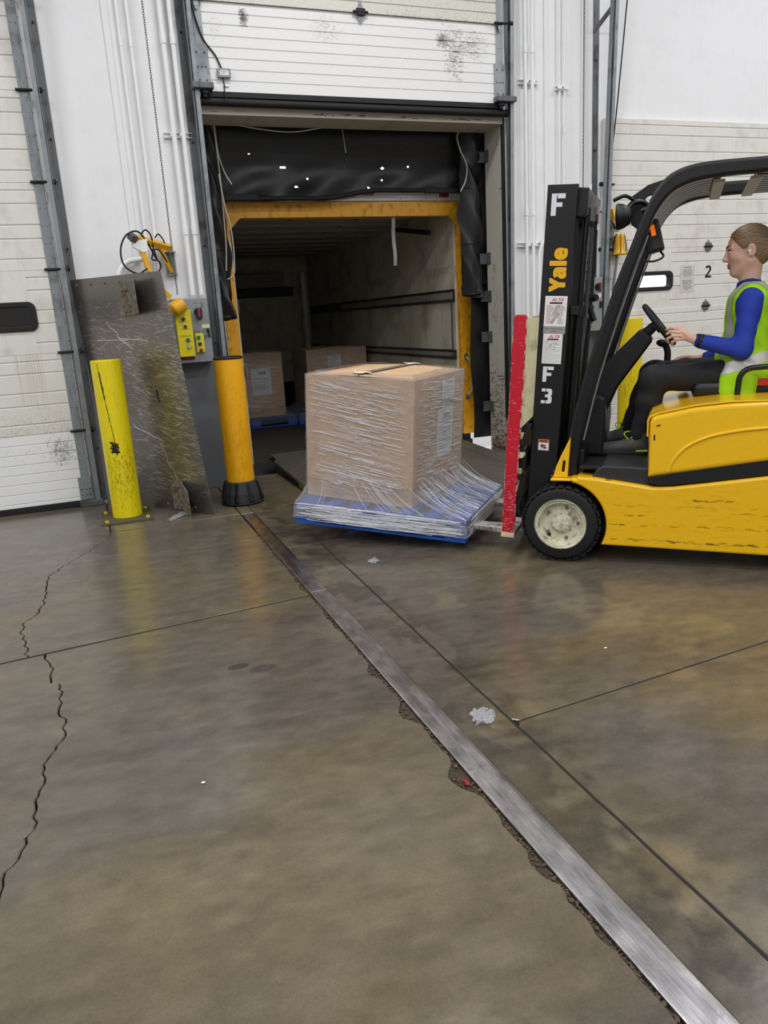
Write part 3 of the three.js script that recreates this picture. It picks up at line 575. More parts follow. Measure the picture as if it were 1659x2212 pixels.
// ---------------------------------------------------------------- trailer at the open bay
{
  const wallTex = dataTex(512, 512, (i, j) => { const a = fbm(i / 70, j / 50, 601, 5, 7), b = fbm(i / 12, j / 90, 607, 3); const v = 1 - 0.16 * sstep(0.45, 0.8, a) - 0.1 * sstep(0.6, 0.85, b); return [clamp(196 * v), clamp(190 * v), clamp(170 * v)]; });
  const wm = mat(0xffffff, 0.5, 0, { map: wallTex });
  const ym = mat(0xffffff, 0.45, 0, { map: grimeTex([222, 158, 22], [150, 92, 20], 0.75, 41) });
  const t = thing('box_trailer', 'box trailer with yellow rear frame backed up to the open dock bay', 'trailer', [2.72, 0, -0.7]);
  const X0 = -1.22, X1 = 1.24, ZB = -6.1, YF = 0.04, YC = 2.62;
  part('trailer_floor', boxUV(bx(X0, X1, YF - 0.12, YF, ZB, 0), 1), mat(0x3a342d, 0.7, 0, { bumpMap: bumpMid, bumpScale: 0.002 }), t);
  part('rear_sill', bx(-1.36, 1.37, YF - 0.16, YF + 0.003, -0.02, 0.03, 0.004), M.iron, t);
  part('side_wall', boxUV(bx(X1, X1 + 0.05, YF, YC + 0.1, ZB, -0.06), 2), wm, t);
  part('side_wall', boxUV(bx(X0 - 0.05, X0, YF, YC + 0.1, ZB, -0.06), 2), wm, t);
  part('end_wall', boxUV(bx(X0 - 0.05, X1 + 0.05, YF, YC + 0.1, ZB - 0.06, ZB), 2), wm, t);
  part('roof', boxUV(bx(X0 - 0.05, X1 + 0.05, YC, YC + 0.05, ZB, 0.0), 2), mat(0x9a968a, 0.6), t);
  for (let z = -0.7; z > ZB; z -= 0.62) part('roof_bow', bx(X0, X1, YC - 0.035, YC, z - 0.025, z + 0.025, 0.004), mat(0x8d897e, 0.6), t);
  for (const x of [-0.35, 0.45]) for (let z = -0.4; z > -3; z -= 0.31) part('roof_rivet', cb(x, YC - 0.004, z, 0.05, 0.008, 0.02, 0.003), M.iron, t);
  // yellow rear portal
  part('corner_post', boxUV(bx(1.265, 1.45, 0.11, 2.53, -0.06, 0.02, 0.006), 1), ym, t);
  part('corner_post', boxUV(bx(-1.375, -1.245, 0.11, 2.53, -0.06, 0.02, 0.006), 1), ym, t);
  part('header_beam', boxUV(bx(-1.29, 1.32, 2.515, 2.665, -0.08, 0.02, 0.006), 1), ym, t);
  part('gusset', slab([[-1.27, 2.54], [-1.27, 2.37], [-1.1, 2.54]].reverse(), 0.018, 0.028, 0.002), ym, t);
  part('gusset', slab([[1.29, 2.54], [1.13, 2.54], [1.29, 2.37]], 0.018, 0.028, 0.002), ym, t);
  part('post_foot', bx(1.27, 1.36, -0.05, 0.11, -0.05, 0.0, 0.006), M.iron, t);
  part('post_foot', bx(-1.36, -1.25, -0.05, 0.11, -0.05, 0.0, 0.006), M.iron, t);
  const rail = part('roof_rail', boxUV(bx(-1.37, 1.4, 2.668, 2.79, -0.07, 0.022, 0.01), 2), mat(0xdcdcda, 0.35, 0.2), t);
  for (let k = 0; k < 9; k++) part('rivet', rod([-1.2 + 0.3 * k, 2.69, 0.02], [-1.2 + 0.3 * k, 2.69, 0.027], 0.007, 0.006, 8), M.steelBolt, rail);
  const red = mat(0x8c1626, 0.25, 0, { clearcoat: 1 });
  for (const [x, y] of [[0.04, 2.725], [0.24, 2.745], [1.11, 2.725]]) { const l = part('marker_lamp', cb(x, y, 0.03, 0.105, 0.04, 0.03, 0.012), red, t, 'red marker lamp'); part('lamp_base', cb(x, y, 0.02, 0.12, 0.05, 0.012, 0.004), M.galv, l); }
  // grab handle on the post
  part('grab_handle', tube([[1.32, 0.99, 0.03], [1.32, 0.97, 0.07], [1.355, 0.93, 0.08], [1.36, 0.8, 0.08], [1.355, 0.62, 0.08], [1.32, 0.58, 0.07], [1.32, 0.55, 0.03]], 0.011, 50, 8), mat(0xa8a8a4, 0.4), t);
  for (const y of [1.0, 0.54]) part('handle_foot', cb(1.32, y, 0.024, 0.045, 0.06, 0.008, 0.003), M.galvDark, t);
  // logistic rails along the wall with their rows of slots
  const railM = mat(0x4a4844, 0.5, 0.5);
  for (const [y0, y1] of [[1.612, 1.748], [0.972, 1.077]]) for (const s of [1, -1]) {
    const xw = s > 0 ? X1 : X0;
    const r = part('logistic_rail', boxUV(bx(xw - s * 0.014, xw, y0, y1, ZB + 0.05, -0.05, 0.003), 1), railM, t);
    if (s < 0) continue;
    const slots = []; for (let z = -0.09; z > -4.2; z -= 0.04) slots.push(bx(xw - 0.0155, xw - 0.013, y0 + 0.03, y1 - 0.03, z - 0.021, z));
    const q = part('rail_slots', slots, mat(0x9c988c, 0.4), r); q.userData.kind = 'stuff';
    part('rail_edge', [bx(xw - 0.02, xw - 0.012, y0, y0 + 0.012, ZB + 0.05, -0.05), bx(xw - 0.02, xw - 0.012, y1 - 0.012, y1, ZB + 0.05, -0.05)], railM, r);
  }
  part('corner_pipe', rod([1.12, YF, ZB + 0.1], [1.12, 2.35, ZB + 0.1], 0.06, 0.06, 20), mat(0xf0eee6, 0.4), t);
  part('bulkhead', boxUV(bx(X0, 0.7, 2.1, 2.34, ZB, ZB + 0.35, 0.02), 1), mat(0x8d8a82, 0.6), t);
  part('air_duct', bx(X0, 0.9, 1.95, 2.1, ZB, ZB + 0.2, 0.01), M.blackPlastic, t);
  part('scuff_liner', bx(X0, X1, YF, 0.42, ZB, ZB + 0.02), M.iron, t);
  part('track_stub', beam([1.15, 2.55, -1.5], [1.15, 2.4, -0.5], 0.05, 0.05), M.iron, t);
  part('pull_strap', cloth(2, 24, (u, v) => [0.505 + 0.04 * u, lerp(2.02, 2.53, v), -0.03 + 0.012 * Math.sin(v * 8)], 0.003), mat(0x8d8d8a, 0.7, 0, { side: THREE.DoubleSide }), t);
  part('pull_cord', tube([[1.215, 1.62, -0.1], [1.213, 1.2, -0.1], [1.215, 0.98, -0.1]], 0.006, 20, 6), M.iron, t);
  const num = canvasTex(64, 96, (c) => { c.clearRect(0, 0, 64, 96); c.fillStyle = '#2a2a28'; c.font = 'bold 44px sans-serif'; c.textAlign = 'center'; c.fillText('C', 32, 44); c.fillText('G', 32, 84); });
  const nd = decal('wall_mark', 0.05, 0.08, num, t, { transparent: true, alphaTest: 0.5 }); nd.rotation.y = -PI / 2; nd.position.set(X1 - 0.001, 2.02, -0.18);
  for (const x of [-1.0, 1.0]) part('dock_bumper', bx(x - 0.14, x + 0.14, -0.3, -0.1, 0.03, 0.13, 0.02), M.rubber, t);
  // running gear below the deck, so that it stands on the yard
  part('chassis_rail', bx(-0.5, -0.4, -0.5, -0.12, ZB, -0.1), M.iron, t); part('chassis_rail', bx(0.4, 0.5, -0.5, -0.12, ZB, -0.1), M.iron, t);
  for (const x of [-1.05, 1.05]) for (const z of [-1.2, -2.4]) part('trailer_wheel', rod([x - 0.13, -0.8, z], [x + 0.13, -0.8, z], 0.5, 0.5, 28), M.rubber, t);
}
// another trailer parked behind the closed door with the dark window
{
  const t = thing('parked_trailer', 'dim trailer tail seen through the dark door window', 'trailer', [-1.5, 0, -0.75]);
  part('rear_door', bx(-1.25, 1.25, 0.05, 2.7, -0.05, 0, 0.01), mat(0x4a3c34, 0.5), t);
  part('trailer_box', bx(-1.28, 1.28, 0.0, 2.75, -4, -0.06, 0.01), mat(0x6c6a66, 0.5), t);
  for (const [x, c] of [[0.7, 0x7a2a1c], [-0.2, 0xb0aca4]]) part('reflector', bx(x - 0.25, x + 0.25, 1.62, 1.7, 0, 0.01), mat(c, 0.4), t);
  for (const x of [-1, 1]) for (const z of [-1, -2.2]) part('trailer_wheel', rod([x - 0.13, -0.8, z], [x + 0.13, -0.8, z], 0.5, 0.5, 24), M.rubber, t);
}

// ---------------------------------------------------------------- bollards
function bollardTex(base, seed, marks) {
  return canvasTex(1024, 1024, (c, w, h) => {
    c.fillStyle = base; c.fillRect(0, 0, w, h);
    for (let k = 0; k < 1800; k++) { c.fillStyle = `rgba(${rnd() > 0.5 ? '255,240,80' : '150,120,0'},${0.12 * rnd()})`; c.fillRect(rnd() * w, rnd() * h, rr(2, 26), rr(2, 40)); }
    marks(c, w, h);
  });
}
function scuffs(c, n, x0, x1, y0, y1, col, a, lw, lh) { for (let k = 0; k < n; k++) { c.fillStyle = `rgba(${col},${a * rnd()})`; c.fillRect(rr(x0, x1), y0 + (y1 - y0) * (rnd() + rnd()) / 2, rr(1, lw), rr(1, lh)); } }
function cylBody(r, y0, y1, seg = 48, bev = 0.006) { return lathe([[0, y1], [r - bev, y1], [r - bev * 0.3, y1 - bev * 0.3], [r, y1 - bev], [r, lerp(y1, y0, 0.33)], [r, lerp(y1, y0, 0.66)], [r, y0]].reverse(), seg); }
function cylUV(g, y0, y1) { const o = clean(g), p = o.attributes.position, uv = o.attributes.uv; for (let i = 0; i < p.count; i += 3) { const us = []; for (let k = i; k < i + 3; k++) us.push(Math.atan2(p.getX(k), p.getZ(k)) / (2 * PI) + 0.5); const hi = Math.max(...us); for (let k = 0; k < 3; k++) { if (hi - us[k] > 0.5) us[k] += 1; uv.setXY(i + k, us[k], (p.getY(i + k) - y0) / (y1 - y0)); } } return o; }
{
  const tex = bollardTex('#e9d406', 1, (c, w, h) => {
    c.strokeStyle = 'rgba(28,26,10,.95)'; c.lineCap = 'round'; let x = 412, y = 20;
    for (let k = 0; k < 60; k++) { c.lineWidth = k < 6 ? 6 : k < 24 ? rr(8, 20) : rr(4, 9); c.beginPath(); c.moveTo(x, y); x += rr(-1.5, 3.2); y += 9; c.lineTo(x, y); c.stroke(); }
    for (let k = 0; k < 22; k++) { c.lineWidth = rr(4, 14); c.beginPath(); c.moveTo(x - 40 + rr(-20, 20), y + rr(-50, 20)); c.lineTo(x + 20 + rr(-20, 20), y + rr(-40, 40)); c.stroke(); }
    scuffs(c, 1000, 330, 660, 480, 900, '60,56,8', 0.4, 7, 26); scuffs(c, 500, 330, 680, 720, 1000, '80,72,10', 0.35, 4, 30); scuffs(c, 200, 560, 700, 520, 800, '60,52,8', 0.5, 5, 12);
  });
  const t = thing('steel_bollard', 'scuffed lemon yellow steel bollard on a bolted base plate before the leaning plate', 'bollard', [0.126, 0, 0.72]);
  part('post', cylUV(cylBody(0.118, 0.014, 1.29), 0, 1.29), mat(0xffffff, 0.4, 0, { map: tex }), t);
  part('base_plate', boxUV(bx(-0.21, 0.19, 0, 0.014, -0.2, 0.24, 0.003), 2), mat(0x5a5340, 0.7, 0.3, { bumpMap: bumpMid, bumpScale: 0.002 }), t);
  for (const [x, z] of [[-0.17, 0.19], [0.15, 0.19], [-0.17, -0.16], [0.15, -0.16]]) { const b = part('anchor_bolt', rod([x, 0.014, z], [x, 0.05, z], 0.009, 0.009, 8), M.steelBolt, t); part('nut', rod([x, 0.014, z], [x, 0.032, z], 0.019, 0.017, 6), mat(0xcdb80a, 0.5), b); }
}
{
  const tex = bollardTex('#f2ad06', 2, (c) => { scuffs(c, 160, 380, 640, 150, 420, '150,95,10', 0.4, 6, 14); scuffs(c, 700, 330, 700, 300, 980, '130,84,12', 0.35, 4, 70); scuffs(c, 300, 330, 700, 500, 900, '90,60,14', 0.35, 3, 40); scuffs(c, 60, 380, 650, 930, 1000, '60,40,10', 0.7, 14, 4); });
  const t = thing('padded_bollard', 'amber bollard sleeve with black cap and flared black rubber foot', 'bollard', [1.085, 0, 0.78]);
  part('sleeve', cylUV(cylBody(0.119, 0.15, 1.24), 0.15, 1.24), mat(0xffffff, 0.4, 0, { map: tex }), t);
  part('cap', lathe([[0.122, 1.228], [0.124, 1.236], [0.122, 1.246], [0.09, 1.252], [0, 1.254]], 48), M.rubber, t);
  const foot = part('rubber_foot', lathe([[0.119, 0.195], [0.128, 0.2], [0.14, 0.19], [0.165, 0.1], [0.172, 0.04], [0.172, 0.004], [0.12, 0.004]], 16), mat(0x2b2c2d, 0.6, 0, { flatShading: true }), t);
  for (let k = 0; k < 8; k++) { const a = k * PI / 4 + 0.3; part('rib', beam([0.13 * Math.sin(a), 0.19, 0.13 * Math.cos(a)], [0.176 * Math.sin(a), 0.03, 0.176 * Math.cos(a)], 0.045, 0.02, 0.006), M.rubber, foot); }
  part('skirt_ring', new THREE.TorusGeometry(0.168, 0.012, 8, 40).rotateX(PI / 2).translate(0, 0.014, 0), M.rubber, t);
}
{
  const tex = bollardTex('#e3c904', 3, (c) => { scuffs(c, 900, 350, 700, 300, 800, '60,54,6', 0.6, 5, 12); c.strokeStyle = 'rgba(50,44,6,.7)'; for (let k = 0; k < 30; k++) { c.lineWidth = rr(1, 3); c.beginPath(); let x = rr(420, 660), y = rr(380, 720); c.moveTo(x, y); for (let q = 0; q < 4; q++) c.lineTo(x += rr(-18, 18), y += rr(8, 30)); c.stroke(); } });
  const t = thing('steel_bollard', 'yellow bollard with fine black scratches standing behind the steering column', 'bollard', [5.31, 0, 0.6]);
  part('post', cylUV(cylBody(0.12, 0.014, 1.33), 0, 1.33).rotateY(-0.7), mat(0xffffff, 0.4, 0, { map: tex }), t);
  part('base_plate', bx(-0.2, 0.2, 0, 0.014, -0.2, 0.2, 0.003), mat(0x5a5340, 0.7, 0.3), t);
}

// ---------------------------------------------------------------- leaning dock plate
{
  const TL = V(-0.045, 1.945, 0.06), TR = V(0.6, 1.925, 1.085), BR = V(0.785, 0.0, 1.1), BL = V(0.06, 0.0, 0.11);
  const cen = BL.clone().lerp(BR, 0.5).setY(0);
  const t = thing('dock_plate', 'scratched bare aluminium dock plate leaning upright behind the lemon bollard', 'dock plate', [cen.x, 0, cen.z]);
  const P = (u, v, d = 0) => { const a = BL.clone().lerp(BR, u), b = TL.clone().lerp(TR, u), p = a.lerp(b, v).sub(cen); return p.add(V(-1.04, 0.09, 0.65).normalize().multiplyScalar(d)); };
  const tex = canvasTex(1024, 1536, (c, w, h) => {
    c.fillStyle = '#86817b'; c.fillRect(0, 0, w, h);
    for (let k = 0; k < 3600; k++) { const g = rr(75, 170); c.fillStyle = `rgba(${g},${g - 3},${g - 8},${0.22 * rnd()})`; c.fillRect(rnd() * w, rnd() * h, rr(2, 26), rr(2, 14)); }
    for (let k = 0; k < 9000; k++) { const g = rr(150, 225); c.fillStyle = `rgba(${g},${g},${g - 4},${0.2 * rnd()})`; c.fillRect(rnd() * w, rnd() * h, rr(1, 9), rr(1, 8)); }
    c.lineCap = 'round';
    const scratch = (x, y, dx, dy, n, lw, a) => { c.strokeStyle = `rgba(232,230,222,${a})`; c.lineWidth = lw; c.beginPath(); c.moveTo(x, y); for (let k = 0; k < n; k++) { x += dx * rr(0.5, 1.5) + rr(-4, 4); y += dy * rr(0.5, 1.5) + rr(-4, 4); c.lineTo(x, y); } c.stroke(); };
    for (let k = 0; k < 900; k++) scratch(rnd() * w, h * (0.1 + 0.85 * rnd()), rr(8, 24), rr(-5, 7), Math.ceil(rr(1, 5)), rr(1, 3.2), rr(0.25, 0.9));
    for (let k = 0; k < 420; k++) scratch(w * rr(0.45, 1), h * rr(0.3, 0.9), rr(10, 22), rr(1, 7), 3, rr(1.2, 3.6), rr(0.35, 0.95));
    scratch(330, 280, 22, 26, 9, 6, 0.95); scratch(180, 400, 40, 2, 9, 5, 0.9); scratch(420, 380, 40, 3, 9, 5, 0.9); scratch(390, 960, 34, 16, 7, 7, 0.9); scratch(640, 1080, 11, 34, 11, 6, 0.9); scratch(660, 1080, 13, 33, 11, 3, 0.6); scratch(60, 470, 30, -7, 8, 3, 0.6); scratch(300, 830, 30, 26, 6, 3, 0.6);
  });
  const pm = mat(0xffffff, 0.33, 0.85, { map: tex, bumpMap: bumpFine, bumpScale: 0.0006 });
  const hole = (u, v) => Math.abs(u - 0.72) < 0.018 && Math.abs(v - 0.505) < 0.024;
  const pos = [], uv = [], idx = [], nx = 60, ny = 90; let c0 = 0;
  for (const d of [0.006, -0.006]) { for (let j = 0; j <= ny; j++) for (let i = 0; i <= nx; i++) { const p = P(i / nx, j / ny, d); pos.push(p.x, p.y, p.z); uv.push(i / nx, j / ny); } for (let j = 0; j < ny; j++) for (let i = 0; i < nx; i++) { if (hole((i + 0.5) / nx, (j + 0.5) / ny)) continue; const a = c0 + j * (nx + 1) + i; const q = [a, a + 1, a + nx + 2, a, a + nx + 2, a + nx + 1]; if (d < 0) q.reverse(); idx.push(...q); } c0 += (nx + 1) * (ny + 1); }
  const N = (nx + 1) * (ny + 1), ring = []; for (let i = 0; i < nx; i++) ring.push(i); for (let j = 0; j < ny; j++) ring.push(j * (nx + 1) + nx); for (let i = nx; i > 0; i--) ring.push(ny * (nx + 1) + i); for (let j = ny; j > 0; j--) ring.push(j * (nx + 1));
  for (let k = 0; k < ring.length; k++) { const a = ring[k], b = ring[(k + 1) % ring.length]; idx.push(a, a + N, b, b, a + N, b + N); }
  const g = new THREE.BufferGeometry(); g.setAttribute('position', new THREE.Float32BufferAttribute(pos, 3)); g.setAttribute('uv', new THREE.Float32BufferAttribute(uv, 2)); g.setIndex(idx);
  part('sheet', toCreasedNormals(g, 0.5), pm, t);
  const q = new THREE.Quaternion().setFromRotationMatrix(new THREE.Matrix4().makeBasis(V(0.54, 0, 0.842), V(-0.05, 0.9985, 0.03).normalize(), V(-0.842, 0.05, 0.54).normalize()));
  const rust = mat(0xffffff, 0.7, 0.3, { map: grimeTex([112, 118, 112], [110, 62, 26], 1.5, 51) });
  const bracket = (u, v, tilt) => {
    const h = new THREE.Group(); h.name = 'bracket'; h.position.copy(P(u, v, 0.006)); h.quaternion.copy(q); h.scale.setScalar(1.25); t.add(h);
    part('leaf', boxUV(bx(-0.16, -0.05, -0.1, 0.1, 0, 0.012, 0.002), 0.4), rust, h);
    part('angle', boxUV(beam([-0.05, -0.1, 0.008], [-0.05, 0.1, 0.008], 0.02, 0.025), 0.4), rust, h);
    part('flange', boxUV(slab([[0, -0.1], [0.17, -0.1 + tilt], [0.17, 0.1 + tilt], [0, 0.1]], 0, 0.01, 0.001).rotateY(-0.45).translate(-0.05, 0, 0.01), 0.4), rust, h);
    for (const [x, y] of [[-0.13, 0.06], [-0.085, 0.06], [-0.12, -0.07], [-0.075, -0.07]]) part('bolt_head', new THREE.SphereGeometry(0.013, 10, 6, 0, PI * 2, 0, PI / 2).rotateX(PI / 2).translate(x, y, 0.012), rust, h);
  };
  bracket(0.72, 0.905, 0.0); bracket(0.8, 0.075, -0.05);
  for (let k = 0; k < 6; k++) { const m = part('rivet', new THREE.SphereGeometry(0.012, 8, 6), rust, t); m.position.copy(P(0.07 + k * 0.165, 0.975, 0.006)); }
  for (let k = 0; k < 5; k++) { const m = part('rivet', new THREE.SphereGeometry(0.012, 8, 6), rust, t); m.position.copy(P(0.3 + k * 0.135, 0.025, 0.006)); }
}

// ---------------------------------------------------------------- conduits, chains and control boxes on the wall
function conduit(x, y0, y1, r, z, label, top) {
  const t = thing('conduit', label, 'conduit', [x, y0, z], 0, 'white conduits on the dock wall');
  part('pipe', rod([0, 0, 0], [0, y1 - y0, 0], r, r, 14), M.conduit, t);
  for (let y = 0.55; y < y1 - y0; y += 1.5) part('coupling', rod([0, y - 0.04, 0], [0, y + 0.04, 0], r * 1.25, r * 1.25, 14), M.conduit, t);
  return t;
}
conduit(0.615, 1.75, 7.4, 0.011, 0.03, 'thin white conduit nearer the smooth wall beside the chain hoist');
conduit(0.695, 1.75, 7.4, 0.011, 0.03, 'thin white conduit nearer the hanging chain beside the control box');
conduit(0.955, 1.78, 7.4, 0.021, 0.055, 'thick white conduit nearer the chain, into the wall control box top');
conduit(1.035, 1.78, 7.4, 0.021, 0.055, 'thick white conduit nearer the raised door track, into the control box');
conduit(4.41, 0.4, 7.4, 0.018, 0.05, 'white conduit nearest the open bay, behind the red load backrest');
conduit(4.49, 0.4, 7.4, 0.018, 0.05, 'white conduit second from the open bay, behind the mast');
conduit(4.82, 1.2, 7.4, 0.011, 0.03, 'thin white conduit behind the mast, nearer the open bay');
conduit(4.88, 1.2, 7.4, 0.011, 0.03, 'thin white conduit behind the mast, nearer the chain');
solo('conduit_elbow', [tube([[4.56, 0.4, 0.05], [4.56, 1.9, 0.05], [4.58, 2.1, 0.05], [4.66, 2.2, 0.05], [4.8, 2.22, 0.05]], 0.016, 50, 10)], M.conduit, 'white conduit curving away behind the mast above the strut', 'conduit');
solo('conduit_elbow', [tube([[0.34, 1.55, 0.05], [0.34, 1.86, 0.05], [0.36, 2.0, 0.05], [0.44, 2.08, 0.05], [0.56, 2.1, 0.05]], 0.022, 50, 12)], M.conduit, 'white conduit bend behind the top of the leaning plate', 'conduit');
for (const [x, y, w, l] of [[0.99, 3.1, 0.23, 'white strut channel carrying two thick conduits beside the raised door'], [4.46, 3.66, 0.22, 'white strut channel high on the wall behind the mast'], [4.47, 2.13, 0.3, 'white strut channel behind the mast below the conduit bend'], [4.85, 3.62, 0.14, 'short white strut under the two thin conduits']]) {
  const t = thing('strut_channel', l, 'strut', [x, y, 0.018]);
  part('channel', [bx(-w / 2, w / 2, -0.02, -0.016, -0.016, 0.018), bx(-w / 2, w / 2, 0.016, 0.02, -0.016, 0.018), bx(-w / 2, w / 2, -0.016, 0.016, -0.018, -0.014)], M.conduit, t);
  for (const s of [-0.04, 0.04]) part('clamp', cb(s, 0, 0.034, 0.05, 0.028, 0.012, 0.003), M.conduit, t);
}
function chainLoop(x, y0, y1, z, label) {
  const link = new THREE.TorusGeometry(0.009, 0.0028, 5, 8).scale(0.75, 1.25, 1), list = [];
  for (let y = y0, k = 0; y < y1; y += 0.0185, k++) { const g = link.clone(); if (k % 2) g.rotateY(PI / 2); list.push(g.translate(x, y, z)); }
  const m = solo('hoist_chain', list, M.chain, label, 'chain'); return m;
}
chainLoop(0.815, 1.8, 5.2, 0.12, 'dark hoist chain hanging down the wall to the control box');
chainLoop(5.06, 1.6, 5.2, 0.1, 'dark hoist chain hanging behind the mast');

const btn = (p, x, y, z, r, color, name = 'push_button') => { const b = part(name, rod([x, y, z], [x, y, z + 0.022], r, r * 0.9, 16), mat(color, 0.35), p); part('bezel', rod([x, y, z - 0.001], [x, y, z + 0.008], r * 1.35, r * 1.3, 16), M.galv, b); return b; };
const yellowPlate = (lines) => canvasTex(128, 384, (c, w, h) => { c.fillStyle = '#e6d30c'; c.fillRect(0, 0, w, h); c.fillStyle = '#2a2608'; for (const [y, a, b] of lines) for (let x = a; x < b; x += 9) c.fillRect(x, y, rr(3, 7), 5); for (let k = 0; k < 500; k++) { c.fillStyle = `rgba(60,50,8,${0.35 * rnd()})`; c.fillRect(rnd() * w, rnd() * h, rr(1, 5), rr(1, 5)); } });
const scrawl = canvasTex(256, 512, (c, w, h) => {
  c.clearRect(0, 0, w, h); c.strokeStyle = c.fillStyle = '#2c2e30'; c.lineWidth = 4; c.lineCap = 'round';
  c.font = '64px sans-serif'; c.fillText('3', 168, 70); c.beginPath(); c.moveTo(118, 24); c.lineTo(146, 22); c.stroke();
  c.font = '52px sans-serif'; c.fillText('ONLY', 58, 300); c.fillText('LAMP', 74, 350);
});
{
  const t = thing('control_box', 'grey dock control box with two yellow button plates beside the amber bollard', 'control box', [0.9, 1.19, 0.012]);
  const gm = mat(0x8e9193, 0.45, 0.2, { bumpMap: bumpMid, bumpScale: 0.0006 });
  part('enclosure', bx(-0.16, 0.16, 0, 0.56, 0, 0.18, 0.008), gm, t);
  part('lid', bx(-0.155, 0.155, 0.006, 0.554, 0.18, 0.19, 0.004), gm, t);
  decal('marker_writing', 0.24, 0.5, scrawl, t, { transparent: true, alphaTest: 0.4 }).position.set(0.045, 0.29, 0.1906);
  const y1 = part('button_plate', bx(-0.14, -0.005, 0.06, 0.46, 0.19, 0.23, 0.006), mat(0xe2cf0c, 0.45), t, 'tall yellow button plate');
  decal('plate_print', 0.125, 0.385, yellowPlate([[40, 20, 60], [90, 16, 100], [150, 20, 110], [205, 10, 118], [215, 10, 118], [260, 70, 110], [310, 70, 110]]), y1).position.set(-0.0725, 0.26, 0.2304);
  btn(y1, -0.075, 0.385, 0.23, 0.014, 0x141414); btn(y1, -0.065, 0.32, 0.23, 0.013, 0x3c3630, 'selector_knob'); btn(y1, -0.055, 0.205, 0.23, 0.015, 0x0c6e50); btn(y1, -0.05, 0.145, 0.23, 0.014, 0xd8cc8a);
  part('warning_label', bx(-0.13, -0.01, 0.03, 0.055, 0.19, 0.193), mat(0x6a2018, 0.5), t);
  const y2 = part('button_plate', bx(0.015, 0.085, 0.09, 0.255, 0.19, 0.215, 0.005), mat(0xe2cf0c, 0.45), t, 'small yellow button plate');
  btn(y2, 0.04, 0.22, 0.215, 0.014, 0x0c6e50); btn(y2, 0.045, 0.165, 0.215, 0.014, 0x141414); btn(y2, 0.05, 0.11, 0.215, 0.014, 0x8c1a12);
  const h = part('rotary_handle', rod([0.065, 0.44, 0.19], [0.065, 0.44, 0.225], 0.036, 0.032, 24), M.blackPlastic, t);
  part('grip', slab([[0.04, 0.47], [0.04, 0.385], [0.055, 0.37], [0.075, 0.37], [0.09, 0.385], [0.09, 0.47]], 0.225, 0.25, 0.006), M.blackPlastic, h); part('red_inlay', bx(0.057, 0.073, 0.4, 0.47, 0.249, 0.252), mat(0xb01c24, 0.4), h);
  part('door_latch', [rod([0.132, 0.28, 0.19], [0.132, 0.28, 0.215], 0.014), beam([0.132, 0.285, 0.216], [0.137, 0.215, 0.216], 0.02, 0.012)], M.blackPlastic, t);
  part('paper_label', bx(0.085, 0.152, 0.3, 0.325, 0.19, 0.1915), mat(0xe6e4d4, 0.6), t); part('warning_label', bx(0.085, 0.152, 0.326, 0.335, 0.19, 0.1915), mat(0xd8c410, 0.6), t);
}
{
  const t = thing('control_box', 'grey dock control box with one yellow button plate behind the mast', 'control box', [5.17, 1.21, 0.012]);
  const gm = mat(0x8e9193, 0.45, 0.2);
  part('enclosure', bx(-0.12, 0.1, 0, 0.56, 0, 0.16, 0.008), gm, t);
  decal('marker_writing', 0.16, 0.2, canvasTex(160, 200, (c) => { c.clearRect(0, 0, 160, 200); c.fillStyle = '#2c2e30'; c.font = '42px sans-serif'; c.fillText('ONLY', 14, 60); c.fillText('LAMP', 14, 105); c.fillText('OUT', 14, 150); }), t, { transparent: true, alphaTest: 0.4 }).position.set(-0.03, 0.3, 0.1606);
  const y = part('button_plate', bx(-0.1, -0.035, 0.06, 0.24, 0.16, 0.185, 0.005), mat(0xe2cf0c, 0.45), t, 'yellow button plate');
  btn(y, -0.068, 0.2, 0.185, 0.013, 0x0c6e50); btn(y, -0.068, 0.15, 0.185, 0.013, 0x141414); btn(y, -0.068, 0.09, 0.185, 0.013, 0x8c1a12);
  const h = part('rotary_handle', rod([0.03, 0.46, 0.16], [0.03, 0.46, 0.195], 0.034, 0.03, 24), M.blackPlastic, t); part('grip', bx(0.012, 0.048, 0.41, 0.5, 0.195, 0.215, 0.006), M.blackPlastic, h); part('red_inlay', bx(0.024, 0.036, 0.43, 0.49, 0.214, 0.217), mat(0xb01c24, 0.4), h);
  part('paper_label', bx(0.02, 0.08, 0.35, 0.39, 0.16, 0.1615), mat(0xe6e4d4, 0.6), t); part('door_latch', bx(0.06, 0.085, 0.24, 0.31, 0.16, 0.18, 0.004), M.blackPlastic, t);
  part('supply_pipe', rod([-0.01, 0.56, 0.08], [-0.01, 1.5, 0.08], 0.014), M.conduit, t);
}
